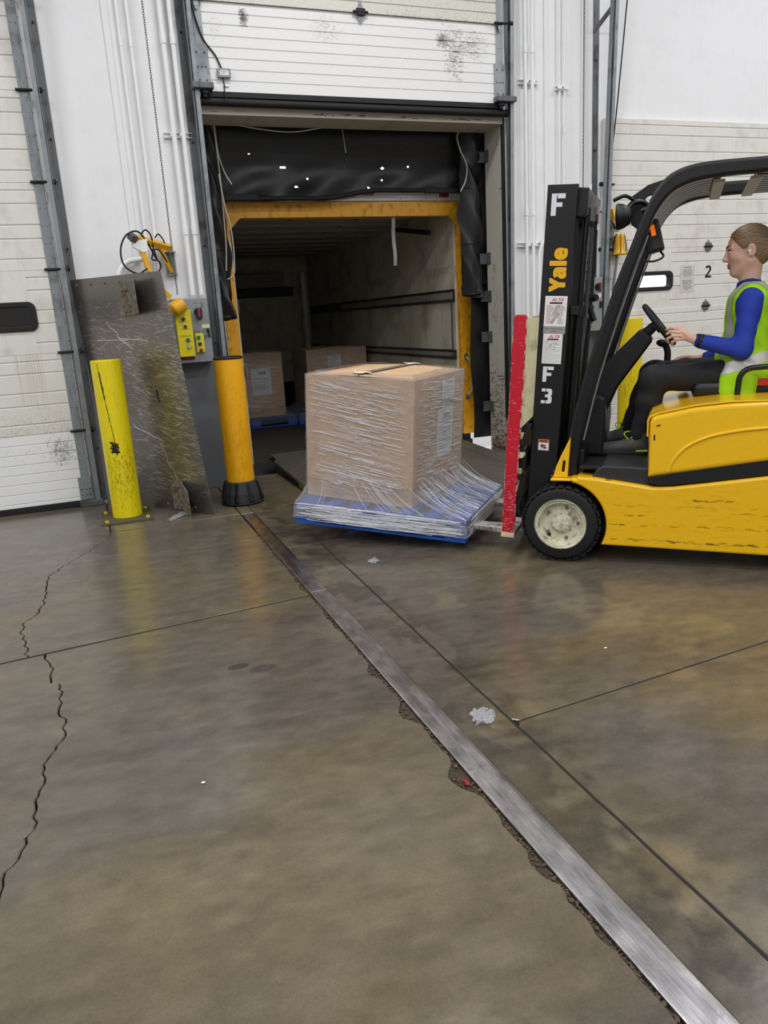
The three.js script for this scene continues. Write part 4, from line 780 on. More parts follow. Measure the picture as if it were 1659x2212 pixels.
// loading lights on folding yellow arms
const yArm = mat(0xe3a90c, 0.45), yHead = mat(0xe0a312, 0.4);
{
  const t = thing('loading_light', 'yellow folding loading light with black cable above the leaning plate', 'loading light', [0.8, 2.06, 0.0]);
  const bp = part('wall_bracket', [bx(-0.045, 0.045, -0.1, 0.09, 0.002, 0.012, 0.002), bx(-0.05, 0.05, -0.105, -0.095, 0.01, 0.06), bx(-0.05, 0.05, 0.085, 0.095, 0.01, 0.06)], M.galv, t);
  part('hinge_post', rod([0, -0.095, 0.04], [0, 0.085, 0.04], 0.014), M.galvDark, t);
  part('arm', beam([0.01, 0.125, 0.05], [-0.31, 0.19, 0.3], 0.05, 0.055, 0.004), yArm, t);
  part('brace', beam([0, -0.08, 0.05], [-0.085, 0.13, 0.11], 0.03, 0.045, 0.003), yArm, t);
  part('arm_end', beam([-0.29, 0.186, 0.285], [-0.335, 0.195, 0.32], 0.056, 0.06, 0.003), M.galvDark, t);
  part('clevis', slab([[-0.07, 0.04], [0.05, 0.06], [0.05, -0.03], [0.01, -0.05], [-0.07, 0]], -0.004, 0.004, 0.001).translate(-0.25, 0.12, 0.29), M.white, t);
  part('clevis', slab([[-0.07, 0.04], [0.05, 0.06], [0.05, -0.03], [0.01, -0.05], [-0.07, 0]], -0.004, 0.004, 0.001).translate(-0.25, 0.12, 0.235), M.white, t);
  part('lower_arm', beam([-0.25, 0.1, 0.262], [-0.19, -0.16, 0.26], 0.04, 0.05, 0.004), yArm, t);
  part('lower_arm', beam([-0.19, -0.16, 0.26], [-0.06, -0.3, 0.27], 0.04, 0.05, 0.004), yArm, t);
  part('cable', tube([[-0.23, -0.06, 0.3], [-0.31, -0.1, 0.34], [-0.41, -0.03, 0.34], [-0.42, 0.1, 0.33], [-0.36, 0.21, 0.31], [-0.27, 0.24, 0.29], [-0.2, 0.16, 0.25], [-0.14, 0.04, 0.2], [-0.1, -0.03, 0.15], [-0.16, -0.12, 0.2]], 0.0075, 90, 7), M.rubber, t);
  part('cable', tube([[-0.24, 0.22, 0.27], [-0.2, 0.255, 0.25], [-0.16, 0.22, 0.22], [-0.15, 0.1, 0.2], [-0.17, 0.02, 0.21], [-0.13, 0.02, 0.19], [-0.14, 0.1, 0.19], [-0.1, 0.1, 0.15], [-0.03, 0.0, 0.09], [0, -0.04, 0.07]], 0.0065, 80, 7), M.rubber, t);
  part('cable', tube([[-0.12, 0.2, 0.17], [-0.09, 0.23, 0.15], [-0.05, 0.19, 0.12], [-0.04, 0.16, 0.1]], 0.006, 30, 7), M.rubber, t);
  const hd = part('lamp_head', lathe([[0.0, -0.065], [0.05, -0.06], [0.062, -0.04], [0.062, 0.05], [0.056, 0.062], [0.05, 0.06], [0.046, 0.03], [0, 0.03]], 28).rotateZ(-1.15).rotateY(0.35).translate(-0.02, -0.385, 0.29), yHead, t);
  part('lens', new THREE.CircleGeometry(0.046, 24).rotateX(-PI / 2).translate(0, 0.032, 0).rotateZ(-1.15).rotateY(0.35).translate(-0.02, -0.385, 0.29), mat(0x555550, 0.1), hd);
}
{
  const t = thing('loading_light', 'yellow loading light with cage hanging behind the overhead guard leg', 'loading light', [5.46, 2.1, 0.0]);
  part('wall_bracket', bx(-0.06, 0.03, 0.0, 0.3, 0.05, 0.065, 0.003), M.galv, t);
  part('arm', beam([-0.03, 0.36, 0.1], [0.02, 0.13, 0.14], 0.045, 0.045, 0.004), yArm, t);
  part('joint', beam([0, 0.22, 0.12], [0.012, 0.16, 0.125], 0.055, 0.055, 0.003), M.iron, t);
  const hd = part('lamp_head', lathe([[0, 0.1], [0.05, 0.095], [0.056, 0.08], [0.05, -0.02], [0.06, -0.07], [0.085, -0.1], [0.085, -0.11], [0, -0.1]], 26).translate(0.045, 0, 0.14), yHead, t);
  for (let k = 0; k < 6; k++) { const a = k * PI / 3; part('cage_wire', tube([[0.045 + 0.05 * Math.cos(a), 0.1, 0.14 + 0.05 * Math.sin(a)], [0.045 + 0.075 * Math.cos(a), 0, 0.14 + 0.075 * Math.sin(a)], [0.045 + 0.085 * Math.cos(a), -0.1, 0.14 + 0.085 * Math.sin(a)]], 0.004, 10, 5), M.iron, hd); }
  part('cable', tube([[0.0, 0.1, 0.15], [-0.08, 0.05, 0.15], [-0.1, 0.12, 0.13], [-0.03, 0.2, 0.12], [-0.1, 0.28, 0.1], [-0.18, 0.36, 0.07]], 0.006, 60, 6), M.rubber, t);
  part('mount_rod', rod([0.03, -0.1, 0.12], [0.03, -0.5, 0.06], 0.014), M.galv, t);
}

// ---------------------------------------------------------------- palletised cartons in stretch film
const woodBlue = dataTex(256, 256, (i, j) => { const a = fbm(i / 40, j / 5, 701, 4), b = fbm(i / 14, j / 14, 709, 4); const w = sstep(0.62, 0.8, b) * 0.4; return [clamp(lerp(8, 90, w) + 16 * (a - 0.5)), clamp(lerp(78, 118, w) + 26 * (a - 0.5)), clamp(lerp(170, 158, w) + 34 * (a - 0.5))]; });
M.blue = mat(0xffffff, 0.6, 0, { map: woodBlue });
const cardTex = dataTex(512, 512, (i, j) => { const a = fbm(i / 60, j / 60, 721, 4), l = Math.sin(i * 0.8) * 2, n = 10 * (hash2(i, j, 3) - 0.5); const v = 1 + 0.1 * (a - 0.5); return [clamp(216 * v + n + l), clamp(178 * v + n + l), clamp(136 * v + n + l)]; });
M.card = mat(0xffffff, 0.75, 0, { map: cardTex });
M.cardIn = mat(0x6e5236, 0.8);
const filmBump = dataTex(1024, 1024, (i, j) => {
  const a = fbm(i / 64 + j / 150, j / 6 - i / 30, 741, 4), b = fbm(i / 30, j / 3.4 - i / 34, 751, 3), r = 1 - Math.abs(2 * a - 1), s = 1 - Math.abs(2 * b - 1);
  const v = 255 * (0.55 * Math.pow(r, 4) + 0.45 * Math.pow(s, 5)); return [clamp(v), clamp(v), clamp(v)];
}, false);
M.film = new THREE.MeshPhysicalMaterial({ color: 0xf6f7fa, roughness: 0.14, transmission: 0.85, thickness: 0, ior: 1.52, specularIntensity: 1, bumpMap: filmBump, bumpScale: 0.012, side: THREE.DoubleSide });
M.filmThick = new THREE.MeshPhysicalMaterial({ color: 0xe9eef6, roughness: 0.16, transmission: 0.7, thickness: 0, ior: 1.52, bumpMap: filmBump, bumpScale: 0.014, side: THREE.DoubleSide });
M.filmStrand = new THREE.MeshPhysicalMaterial({ color: 0xf2f4f8, roughness: 0.14, transmission: 0.15, thickness: 0 });
const slip = (seed, w = 256, h = 420) => canvasTex(w, h, (c) => {
  c.fillStyle = '#f8f8f6'; c.fillRect(0, 0, w, h); c.fillStyle = '#3a3a3c';
  c.fillRect(w * 0.3, h * 0.06, w * 0.12, 5); for (let x = 0.36; x < 0.8; x += 0.022) c.fillRect(w * x, h * 0.12, w * (0.006 + 0.012 * hash2(Math.round(x * 1000), seed, 2)), h * 0.09);
  for (let r = 0; r < 11; r++) { const y = h * (0.27 + r * 0.055); if (hash2(r, seed, 4) < 0.25) continue; let x = 0.1; while (x < 0.45 + 0.45 * hash2(r, seed, 7)) { const q = 0.03 + 0.06 * hash2(Math.round(x * 100), r, seed); c.fillRect(w * x, y, w * q, h * 0.016); x += q + 0.02; } }
  c.fillRect(w * 0.08, h * 0.235, w * 0.84, 2); c.fillRect(w * 0.08, h * 0.7, w * 0.84, 2);
});
function buildPallet(name, label, category, group) {
  const t = thing(name, label, category, [0, 0, 0], 0, group), L = 1.22, W = 1.02;
  const pc = (n, x0, x1, y0, y1, z0, z1) => part(n, boxUV(bx(x0, x1, y0, y1, z0, z1, 0.003), 0.5), M.blue, t);
  for (let k = 0; k < 7; k++) { const w = k === 0 || k === 6 ? 0.14 : 0.1, x = lerp(0.07, L - 0.07, k / 6); pc('deck_board', x - w / 2, x + w / 2, 0.127, 0.145, 0, W); }
  for (const z of [0.05, W / 2, W - 0.05]) { pc('stringer_board', 0, L, 0.109, 0.127, z - 0.05, z + 0.05); pc('bottom_board', 0, L, 0, 0.018, z - 0.05, z + 0.05); for (const x of [0.07, L / 2, L - 0.07]) pc('block', x - 0.07, x + 0.07, 0.018, 0.109, z - 0.05, z + 0.05); }
  return t;
}
// carton: x along length, y up, z across; front face at z = 0
function buildCarton(name, label, L, W, H, group) {
  const t = thing(name, label, 'carton', [0, 0, 0], 0, group);
  part('carton_wall', boxUV(bx(0, L, 0, H, 0, 0.008, 0.003), 0.8), M.card, t); part('carton_wall', boxUV(bx(0, L, 0, H, W - 0.008, W, 0.003), 0.8), M.card, t);
  part('carton_wall', boxUV(bx(0, 0.008, 0, H, 0.008, W - 0.008, 0.003), 0.8), M.card, t); part('carton_wall', boxUV(bx(L - 0.008, L, 0, H, 0.008, W - 0.008, 0.003), 0.8), M.card, t);
  part('carton_base', bx(0.008, L - 0.008, 0.001, 0.01, 0.008, W - 0.008), M.cardIn, t);
  // two top flaps, a little domed, with the slit between them
  const flap = (u0, u1) => { const g = bx(u0, u1, H - 0.012, H - 0.002, 0.004, W - 0.004, 0.003); const q = g.attributes.position; for (let i = 0; i < q.count; i++) q.setY(i, q.getY(i) + 0.028 * Math.sin(PI * clamp(q.getX(i) / L, 0, 1)) * (0.7 + 0.3 * Math.sin(PI * clamp(q.getZ(i) / W, 0, 1)))); g.computeVertexNormals(); return boxUV(g, 0.8); };
  part('top_flap', flap(0.004, L * 0.5 - 0.004), M.card, t); part('top_flap', flap(L * 0.5 + 0.004, L - 0.004), M.card, t);
  part('tape', bx(L * 0.5 - 0.028, L * 0.5 + 0.028, H + 0.0255, H + 0.0262, 0.004, W - 0.004), mat(0x8f8672, 0.35), t);
  for (const z of [0.03, W - 0.08]) { const g = sheet(10, 6, (u, v) => [L * 0.5 - 0.075 + 0.15 * u, H + 0.029 + 0.003 * Math.sin(u * 9 + v * 4), z + 0.055 * v + 0.012 * Math.sin(u * 7)]); part('torn_label', g, mat(0xf0efea, 0.6, 0, { side: THREE.DoubleSide }), t); }
  return t;
}
// film shell between the carton foot-print (box corners) and the pallet rim; local frame of the pallet
function filmGeo(bc, H, pc, yTop, yPal, yLow, seed, rim = 0.16) {
  const nu = 320, per = (corners, t) => { const e = Math.floor(t) % 4, f = t - Math.floor(t), a = corners[e], b = corners[(e + 1) % 4]; return [lerp(a[0], b[0], f), lerp(a[1], b[1], f)]; };
  const cx = (bc[0][0] + bc[2][0]) / 2, cz = (bc[0][1] + bc[2][1]) / 2;
  const levels = [];
  for (let k = 0; k <= 6; k++) levels.push(['rim', k / 6]);
  for (let k = 0; k <= 90; k++) levels.push(['box', k / 90]);
  for (let k = 1; k <= 20; k++) levels.push(['flare', k / 20]);
  for (let k = 1; k <= 12; k++) levels.push(['pal', k / 12]);
  const pos = [], uv = []; let s = 0;
  levels.forEach(([kind, f], li) => {
    for (let i = 0; i <= nu; i++) {
      const t = 4 * i / nu, tt = t >= 4 ? 0 : t, b = per(bc, tt), p = per(pc, tt); let x, y, z, off = 0.006;
      const w = fbm(t * 6 + seed, 1 + li * 0.12 - t * 1.3, 760 + seed, 3) - 0.5;
      if (kind === 'rim') { const q = (1 - f) * rim * (0.75 + 0.5 * fbm(t * 5, 2, 770 + seed, 3)); x = lerp(b[0], cx, q); z = lerp(b[1], cz, q); y = yTop + H + 0.006 + 0.02 * (1 - f) + 0.012 * w; }
      else if (kind === 'box') { const d = Math.hypot(b[0] - cx, b[1] - cz), m = 1 + (off + 0.006 * Math.max(0, w) + 0.012 * f * f * Math.abs(w)) / d; x = cx + (b[0] - cx) * m; z = cz + (b[1] - cz) * m; y = lerp(yTop + H + 0.004, yTop + 0.13, f); }
      else if (kind === 'flare') {
        // film drawn tight from the carton foot out to the pallet rim
        const g = Math.pow(f, 2.1), d = Math.hypot(b[0] - cx, b[1] - cz), m = 1 + (off + 0.012 * Math.abs(w)) / d, fold = 0.012 * Math.sin(t * 40 + seed) * f * (1 - f) * 4;
        x = lerp(cx + (b[0] - cx) * m, p[0], g) ; z = lerp(cz + (b[1] - cz) * m, p[1], g); y = lerp(yTop + 0.13, yPal + 0.004, Math.pow(f, 0.85)) + fold;
      } else { const dx = p[0] - 0.61, dz = p[1] - 0.51, d = Math.hypot(dx, dz), m = 1 + (0.006 + 0.014 * Math.max(0, w)) / d; x = 0.61 + dx * m; z = 0.51 + dz * m; y = lerp(yPal, yLow + 0.02 * w, f); }
      pos.push(x, y, z); uv.push(t * 0.9, 0.02 * li * (kind === 'box' ? 0.5 : 0.7));
    }
  });
  const idx = [], n = nu + 1; for (let j = 0; j < levels.length - 1; j++) for (let i = 0; i < nu; i++) { const a = j * n + i; idx.push(a, a + 1, a + n, a + 1, a + n + 1, a + n); }
  const g = new THREE.BufferGeometry(); g.setAttribute('position', new THREE.Float32BufferAttribute(pos, 3)); g.setAttribute('uv', new THREE.Float32BufferAttribute(uv, 2)); g.setIndex(idx); g.computeVertexNormals(); return g;
}
function filmBand(y0, y1, seed) {                  // layered band round the pallet rim
  const nu = 260, nv = 10, pc = [[0, 0], [1.22, 0], [1.22, 1.02], [0, 1.02]], pos = [], uv = [], idx = [];
  for (let j = 0; j <= nv; j++) for (let i = 0; i <= nu; i++) { const t = 4 * (i % nu) / nu, e = Math.floor(t), f = t - e, a = pc[e], b = pc[(e + 1) % 4]; const x = lerp(a[0], b[0], f), z = lerp(a[1], b[1], f), dx = x - 0.61, dz = z - 0.51, d = Math.hypot(dx, dz), w = fbm(t * 8 + seed, j * 0.8, 790 + seed, 3); const m = 1 + (0.011 + 0.01 * w) / d; pos.push(0.61 + dx * m, lerp(y0, y1, j / nv) + 0.02 * (fbm(t * 3, j, 795 + seed, 2) - 0.5), 0.51 + dz * m); uv.push(4 * i / nu, j * 0.02); }
  for (let j = 0; j < nv; j++) for (let i = 0; i < nu; i++) { const a = j * (nu + 1) + i; idx.push(a, a + 1, a + nu + 1, a + 1, a + nu + 2, a + nu + 1); }
  const g = new THREE.BufferGeometry(); g.setAttribute('position', new THREE.Float32BufferAttribute(pos, 3)); g.setAttribute('uv', new THREE.Float32BufferAttribute(uv, 2)); g.setIndex(idx); g.computeVertexNormals(); return g;
}
function place(o, m) { m.decompose(o.position, o.quaternion, o.scale); return o; }
function shippingLoad(m, box, names, labels, group) {
  const { a, c, L, W, H, th } = box, ct = Math.cos(th), st = Math.sin(th);
  place(buildPallet('pallet', labels[0], 'pallet', group[0]), m);
  const carton = buildCarton('carton', labels[1], L, W, H, group[1]);
  const bm = m.clone().multiply(new THREE.Matrix4().makeBasis(V(ct, 0, st), UP.clone(), V(-st, 0, ct)).setPosition(a, 0.1452, c));
  place(carton, bm);
  box.stickers(carton);
  const bc = [[0, 0], [L, 0], [L, W], [0, W]].map(([x, z]) => [a + x * ct - z * st, c + x * st + z * ct]);
  const f = thing('stretch_film', labels[2], 'film', [0, 0, 0], 0, group[2]);
  part('film_shell', filmGeo(bc, H, [[0, 0], [1.22, 0], [1.22, 1.02], [0, 1.02]], 0.145, 0.15, 0.05, box.seed), M.film, f);
  // drawn strands of bunched film lying on the shell
  const strands = []; const side = (o, ex, ez, len, n, slope) => { for (let k = 0; k < n; k++) { const L0 = rr(0.03, 0.2) * (rnd() < 0.15 ? 2 : 1), u = rr(0.03, len - L0 - 0.03), y = 0.145 + rr(0.03, H - 0.03), r = rr(0.0007, 0.0018), nx = ez, nz = -ex; const pt = (q, w) => [o[0] + ex * q + nx * (0.009 + 0.002 * Math.sin(q * 40 + k)) * 1, y - slope * (q - u) + w, o[1] + ez * q + nz * 0.009]; if (L0 < 0.02 || u < 0) continue; const g = tube([pt(u, 0), pt(u + L0 * 0.35, rr(-0.003, 0.003)), pt(u + L0 * 0.7, rr(-0.003, 0.003)), pt(u + L0, 0)], r, 8, 5); strands.push(g); } };
  const dirs = [[bc[0], bc[1]], [bc[1], bc[2]], [bc[2], bc[3]], [bc[3], bc[0]]];
  dirs.forEach(([p, q], i) => { const l = Math.hypot(q[0] - p[0], q[1] - p[1]), ex = (q[0] - p[0]) / l, ez = (q[1] - p[1]) / l; side(p, ex, ez, l, i === 0 || i === 3 ? 300 : 60, i === 0 ? -0.13 : -0.06); });
  const pcs = [[0, 0], [1.22, 0], [1.22, 1.02], [0, 1.02]];
  for (let i = 0; i < (box.seed === 1 ? 4 : 0); i++) { const p = pcs[i], q = pcs[(i + 1) % 4], l = Math.hypot(q[0] - p[0], q[1] - p[1]), ex = (q[0] - p[0]) / l, ez = (q[1] - p[1]) / l;
    for (let k = 0; k < (i === 0 || i === 3 ? 190 : 40); k++) { const L0 = rr(0.08, 0.5), u = rr(0, l - L0), y = rr(0.035, 0.15), o = rr(0.012, 0.02); strands.push(tube([0, 0.33, 0.66, 1].map((t) => [p[0] + ex * (u + L0 * t) + ez * o, y + rr(-0.004, 0.004), p[1] + ez * (u + L0 * t) - ex * o]), rr(0.0008, 0.0024), 8, 5)); }
    const c0 = bc[i], c1 = bc[(i + 1) % 4]; for (let k = 0; k < (i === 3 ? 60 : i === 0 ? 14 : 6); k++) { const t = rnd(), t2 = clamp(t + (i === 3 ? rr(-0.25, 0.25) : rr(-0.04, 0.04)), 0, 1), a0 = [lerp(c0[0], c1[0], t), 0.145 + rr(0.08, 0.17), lerp(c0[1], c1[1], t)], b0 = [lerp(p[0], q[0], t2), 0.153, lerp(p[1], q[1], t2)]; strands.push(tube([a0.map((v, n) => n === 1 ? v : v + (n === 0 ? ez : -ex) * 0.012), [lerp(a0[0], b0[0], 0.45), lerp(a0[1], b0[1], 0.62), lerp(a0[2], b0[2], 0.45)], b0], rr(0.0006, 0.0016), 10, 5)); } }
  const sm = part('film_strands', strands, M.filmStrand, f); sm.userData.kind = 'stuff';
  if (box.seed === 1) part('film_band', filmBand(0.035, 0.125, box.seed), M.filmThick, f);
  place(f, m);
}
// the load on the forks
{
  const tilt = rad(4.21), yaw = rad(42.1), h = V(-Math.cos(yaw), 0, -Math.sin(yaw)), e3 = V(Math.sin(yaw), 0, -Math.cos(yaw));
  const e1 = h.clone().multiplyScalar(Math.cos(tilt)).add(V(0, Math.sin(tilt), 0)), e2 = h.clone().multiplyScalar(-Math.sin(tilt)).add(V(0, Math.cos(tilt), 0));
  const m = new THREE.Matrix4().makeBasis(e1, e2, e3).setPosition(2.096, 0.05, 3.051);
  shippingLoad(m, { a: 0.424, c: 0.167, L: 0.82, W: 0.95, H: 0.859, th: rad(4.5), seed: 1, stickers: (b) => {
    const face = (w, hh, tex, y, z, n) => { const d = decal(n, w, hh, tex, b); d.rotation.y = -PI / 2; d.position.set(-0.0012, y, z); };
    face(0.3, 0.35, slip(3), 0.44, 0.58, 'shipping_slip'); face(0.24, 0.14, slip(5, 256, 170), 0.745, 0.62, 'shipping_slip'); 
    const d = decal('clear_pouch', 0.17, 0.18, canvasTex(32, 32, (q) => { q.fillStyle = '#b9b4a6'; q.fillRect(0, 0, 32, 32); }), b, { roughness: 0.15 }); d.rotation.y = -PI / 2; d.position.set(-0.0006, 0.7, 0.57);
  } }, null, ['blue wooden pallet carried on the forks of the lift truck', 'large plain carton on the forks with slips on its rear face', 'clear stretch film flaring from the fork-borne carton over its pallet'], ['blue pallets', 'cartons', 'film wraps']);
}
// two loads inside the trailer
for (const [x, z, turn, seed, ls] of [
  [1.53, -3.545, 0, 4, ['blue pallet under the trailer load with a small white plate', 'film wrapped carton on the blue pallet inside the trailer', 'glossy stretch film round the trailer carton on the blue pallet']],
  [2.8, -3.46, 0.0, 7, ['dark blue pallet against the logistic rail wall of the trailer', 'film wrapped carton against the logistic rail wall of the trailer', 'glossy stretch film round the carton against the rail wall']]]) {
  const b = new THREE.Matrix4().makeBasis(V(-1, 0, 0), UP.clone(), V(0, 0, -1)).setPosition(seed === 4 ? 2.727 : 3.952, 0.042, z);
  shippingLoad(b, { a: seed === 4 ? 0.139 : 0.1, c: 0.1, L: seed === 4 ? 0.84 : 0.92, W: 0.82, H: 0.9, th: 0, seed, stickers: (q) => {
    const face = (w, hh, tex, xx, y) => { const d = decal('shipping_slip', w, hh, tex, q); d.rotation.y = PI; d.position.set(xx, y, -0.0012); };
    if (seed === 4) { face(0.28, 0.38, slip(11), 0.32, 0.5); face(0.22, 0.16, slip(12, 256, 200), 0.62, 0.7); } else { face(0.2, 0.15, slip(13, 256, 200), 0.5, 0.72); face(0.26, 0.2, slip(14, 256, 220), 0.66, 0.52); }
  } }, null, ls, ['blue pallets', 'cartons', 'film wraps']);
}
// scraps on the floor
M.scrap = new THREE.MeshPhysicalMaterial({ color: 0xe4e6ea, roughness: 0.25, transmission: 0.7, thickness: 0, side: THREE.DoubleSide });
function scrap(x, z, w, d, h, seed, label, turn) {
  const g = sheet(24, 16, (u, v) => { const e = 0.75 + 0.5 * fbm(u * 5, v * 5, seed, 2), a = (u - 0.5) * w * e + 0.02 * (vnoise(v * 6, u * 3, seed + 2) - 0.5), b = (v - 0.5) * d * (0.5 + 1.2 * Math.sin(PI * u)) * e; return [a, 0.002 + h * Math.pow(fbm(u * 7 + seed, v * 6, seed + 5, 3), 2.0) * 2, b]; });
  const m = solo('film_scrap', g, M.scrap, label, 'scrap', null, [x, 0, z]); m.rotation.y = turn;
}
scrap(1.205, 4.95, 0.11, 0.055, 0.018, 811, 'crumpled clear film scrap beside the sawn joint', 0.6);
scrap(1.5, 2.95, 0.1, 0.04, 0.012, 821, 'small torn film scrap on the patched concrete near the pallet', 1.1);
scrap(0.52, 0.98, 0.3, 0.05, 0.012, 831, 'flattened clear film strip at the foot of the leaning plate', 0.9);
solo('red_scrap', sheet(4, 10, (u, v) => [0.012 * (u - 0.5) + 0.004 * Math.sin(v * 5), -0.006 + 0.012 * v + 0.003 * Math.sin(u * 6), 0.05 * (v - 0.5)]), mat(0xb02028, 0.5, 0, { side: THREE.DoubleSide }), 'small red plastic scrap in the chipped edge by the steel strip', 'scrap', null, [0.962, 0, 5.285]);
for (const [x, z, l] of [[1.98, 4.66, 'tiny white paper crumb on the floor beyond the sawn joint'], [0.16, 4.9, 'tiny pale paper crumb on the slab between crack and steel strip']]) solo('paper_crumb', new THREE.IcosahedronGeometry(0.006, 0).scale(1.4, 0.5, 1), M.white, l, 'crumb', null, [x, 0.003, z]);

// ---------------------------------------------------------------- lift truck
// local frame: x towards the rear, y up, z towards its left-hand side; front wheels at x = 0
const lift = thing('forklift', 'yellow electric counterbalance forklift with black mast and red edged backrest', 'forklift', [2.879, 0, 3.106], -rad(42.1));
const yellowTex = canvasTex(1024, 512, (c, w, h) => {
  c.fillStyle = '#f9c208'; c.fillRect(0, 0, w, h);
  for (let k = 0; k < 1200; k++) { c.fillStyle = `rgba(${rnd() > 0.5 ? '250,205,30' : '214,160,6'},${0.1 * rnd()})`; c.fillRect(rnd() * w, rnd() * h, rr(4, 60), rr(2, 12)); }
});
const rockTex = canvasTex(1024, 512, (c, w, h) => {          // x 0..2 m, y 0..1 m
  c.fillStyle = '#f6bf08'; c.fillRect(0, 0, w, h);
  const Y = (y) => h * (1 - y), X = (x) => w * x / 2;
  for (let k = 0; k < 700; k++) { c.fillStyle = `rgba(120,84,6,${0.1 * rnd()})`; c.fillRect(rnd() * w, Y(rr(0.08, 0.55)), rr(3, 40), rr(1, 5)); }
  c.strokeStyle = '#3a2c0a';
  const mark = (x, y, L, n, a) => { for (let k = 0; k < n; k++) { c.globalAlpha = a * rr(0.4, 1); c.lineWidth = rr(0.6, 2.4); c.beginPath(); let px = X(x + rr(0, L)), py = Y(y) + rr(-2.5, 2.5); c.moveTo(px, py); for (let q = 0; q < 4; q++) c.lineTo(px += rr(1, 8), py += rr(-1.4, 1.4)); c.stroke(); } c.globalAlpha = 1; };
  mark(0.28, 0.245, 1.4, 26, 0.8); mark(0.24, 0.155, 1.4, 34, 0.8); mark(0.55, 0.15, 0.7, 30, 0.8); mark(0.7, 0.4, 0.2, 14, 0.8); mark(0.24, 0.51, 0.2, 20, 0.8); mark(0.3, 0.36, 1.2, 20, 0.35); mark(0.35, 0.3, 0.1, 10, 0.5); mark(0.9, 0.33, 0.3, 8, 0.5);
});
M.liftYellow = mat(0xffffff, 0.28, 0, { map: yellowTex, clearcoat: 0.5, clearcoatRoughness: 0.15 });
M.liftRocker = mat(0xffffff, 0.34, 0, { map: rockTex, clearcoat: 0.3, clearcoatRoughness: 0.25 });
M.cream = mat(0xffffff, 0.5, 0, { map: grimeTex([226, 218, 178], [120, 104, 70], 0.5, 61) });
M.redPaint = mat(0xffffff, 0.4, 0, { map: canvasTex(128, 1024, (c, w, h) => { c.fillStyle = '#c8142c'; c.fillRect(0, 0, w, h); for (let k = 0; k < 240; k++) { c.fillStyle = rnd() > 0.35 ? `rgba(240,225,222,${rr(0.2, 0.8)})` : `rgba(60,10,14,${rr(0.2, 0.7)})`; const y = rnd() > 0.5 ? rr(0.72, 1) * h : rnd() * h; c.fillRect(rnd() * w, y, rr(2, 40), rr(1, 3)); } for (let k = 0; k < 60; k++) { c.fillStyle = 'rgba(238,222,200,.8)'; c.fillRect(rnd() > 0.5 ? 0 : w - 5, rnd() * h, 5, rr(3, 40)); } }) });
// ---- wheels
function tyre(name, x, z, r, w, face, lugs) {
  const g = new THREE.Group(); g.name = name; g.position.set(x, r, z); lift.add(g);
  const h = w / 2, pr = [[r * 0.66, -h], [r * 0.86, -h], [r * 0.945, -h + 0.012], [r * 0.965, -h + 0.03], [r * 0.965, h - 0.03], [r * 0.945, h - 0.012], [r * 0.86, h], [r * 0.66, h]];
  part('tyre_casing', lathe(pr, 56).rotateX(PI / 2), M.rubber, g);
  const lug = slab([[-0.019, 0], [0.019, 0], [0.016, r * 0.045], [-0.016, r * 0.045]], -h * 0.97, h * 0.97, 0.003, [], 1);
  for (let k = 0; k < lugs; k++) part('tread_lug', lug.clone().translate(0, r * 0.957, 0), M.rubber, g).rotation.z = k * 2 * PI / lugs;
  const rim = part('rim', lathe([[0, h - 0.03], [r * 0.2, h - 0.03], [r * 0.22, h - 0.038], [r * 0.27, h - 0.04], [r * 0.28, h - 0.052], [r * 0.5, h - 0.056], [r * 0.52, h - 0.05], [r * 0.545, h - 0.012], [r * 0.58, h - 0.008], [r * 0.6, h - 0.012], [r * 0.625, h - 0.002], [r * 0.67, h + 0.006], [r * 0.67, -h + 0.01]], 56).rotateX(PI / 2), mat(0xffffff, 0.45, 0, { map: grimeTex([222, 218, 190], [90, 84, 66], 0.7, 63), bumpMap: bumpMid, bumpScale: 0.0008 }), g, 'cream painted wheel rim');
  for (let k = 0; k < 5; k++) { const a = k * 2 * PI / 5 + 1.25, x0 = r * 0.42 * Math.cos(a), y0 = r * 0.42 * Math.sin(a); part('wheel_nut', rod([x0, y0, h - 0.058], [x0, y0, h - 0.036], 0.011, 0.009, 6), M.steelBolt, rim); }
  part('valve_hole', rod([-r * 0.32, -r * 0.34, h - 0.058], [-r * 0.32, -r * 0.34, h - 0.053], 0.012, 0.012, 14), M.rubber, rim);
  g.rotation.y = face > 0 ? 0 : PI; return g;
}
tyre('front_wheel', 0, 0.49, 0.2325, 0.18, 1, 30); tyre('front_wheel', 0, -0.49, 0.2325, 0.18, -1, 30); tyre('rear_wheel', 1.32, 0.13, 0.2, 0.13, 1, 0); tyre('rear_wheel', 1.32, -0.13, 0.2, 0.13, -1, 0);
// ---- body
const arc = arcPts(0, 0.2325, 0.262, -27, 76, 16).map(([x, y]) => [x, y]);
const rockPts = [...arc, [0.06, 0.512], [0.09, 0.512], [0.095, 0.523], [0.2, 0.515], [0.45, 0.478], [0.52, 0.468], [0.62, 0.473], [0.8, 0.5], [1.1, 0.545], [1.75, 0.62], [1.78, 0.58], [1.78, 0.12], [1.74, 0.1], [1.12, 0.098]].reverse();
for (const s of [1, -1]) part('side_skirt', fitUV(slab(rockPts, s > 0 ? 0.41 : -0.565, s > 0 ? 0.565 : -0.41, 0.014), 'xy', 0, 2, 0, 1), M.liftRocker, lift);
part('chassis', [bx(-0.1, 0.3, 0.14, 0.5, -0.39, 0.39, 0.02), bx(0.25, 1.76, 0.12, 0.55, -0.41, 0.41, 0.02)], M.blackPaint, lift);
part('axle', rod([0, 0.2325, -0.4], [0, 0.2325, 0.4], 0.07, 0.07, 20), M.iron, lift);
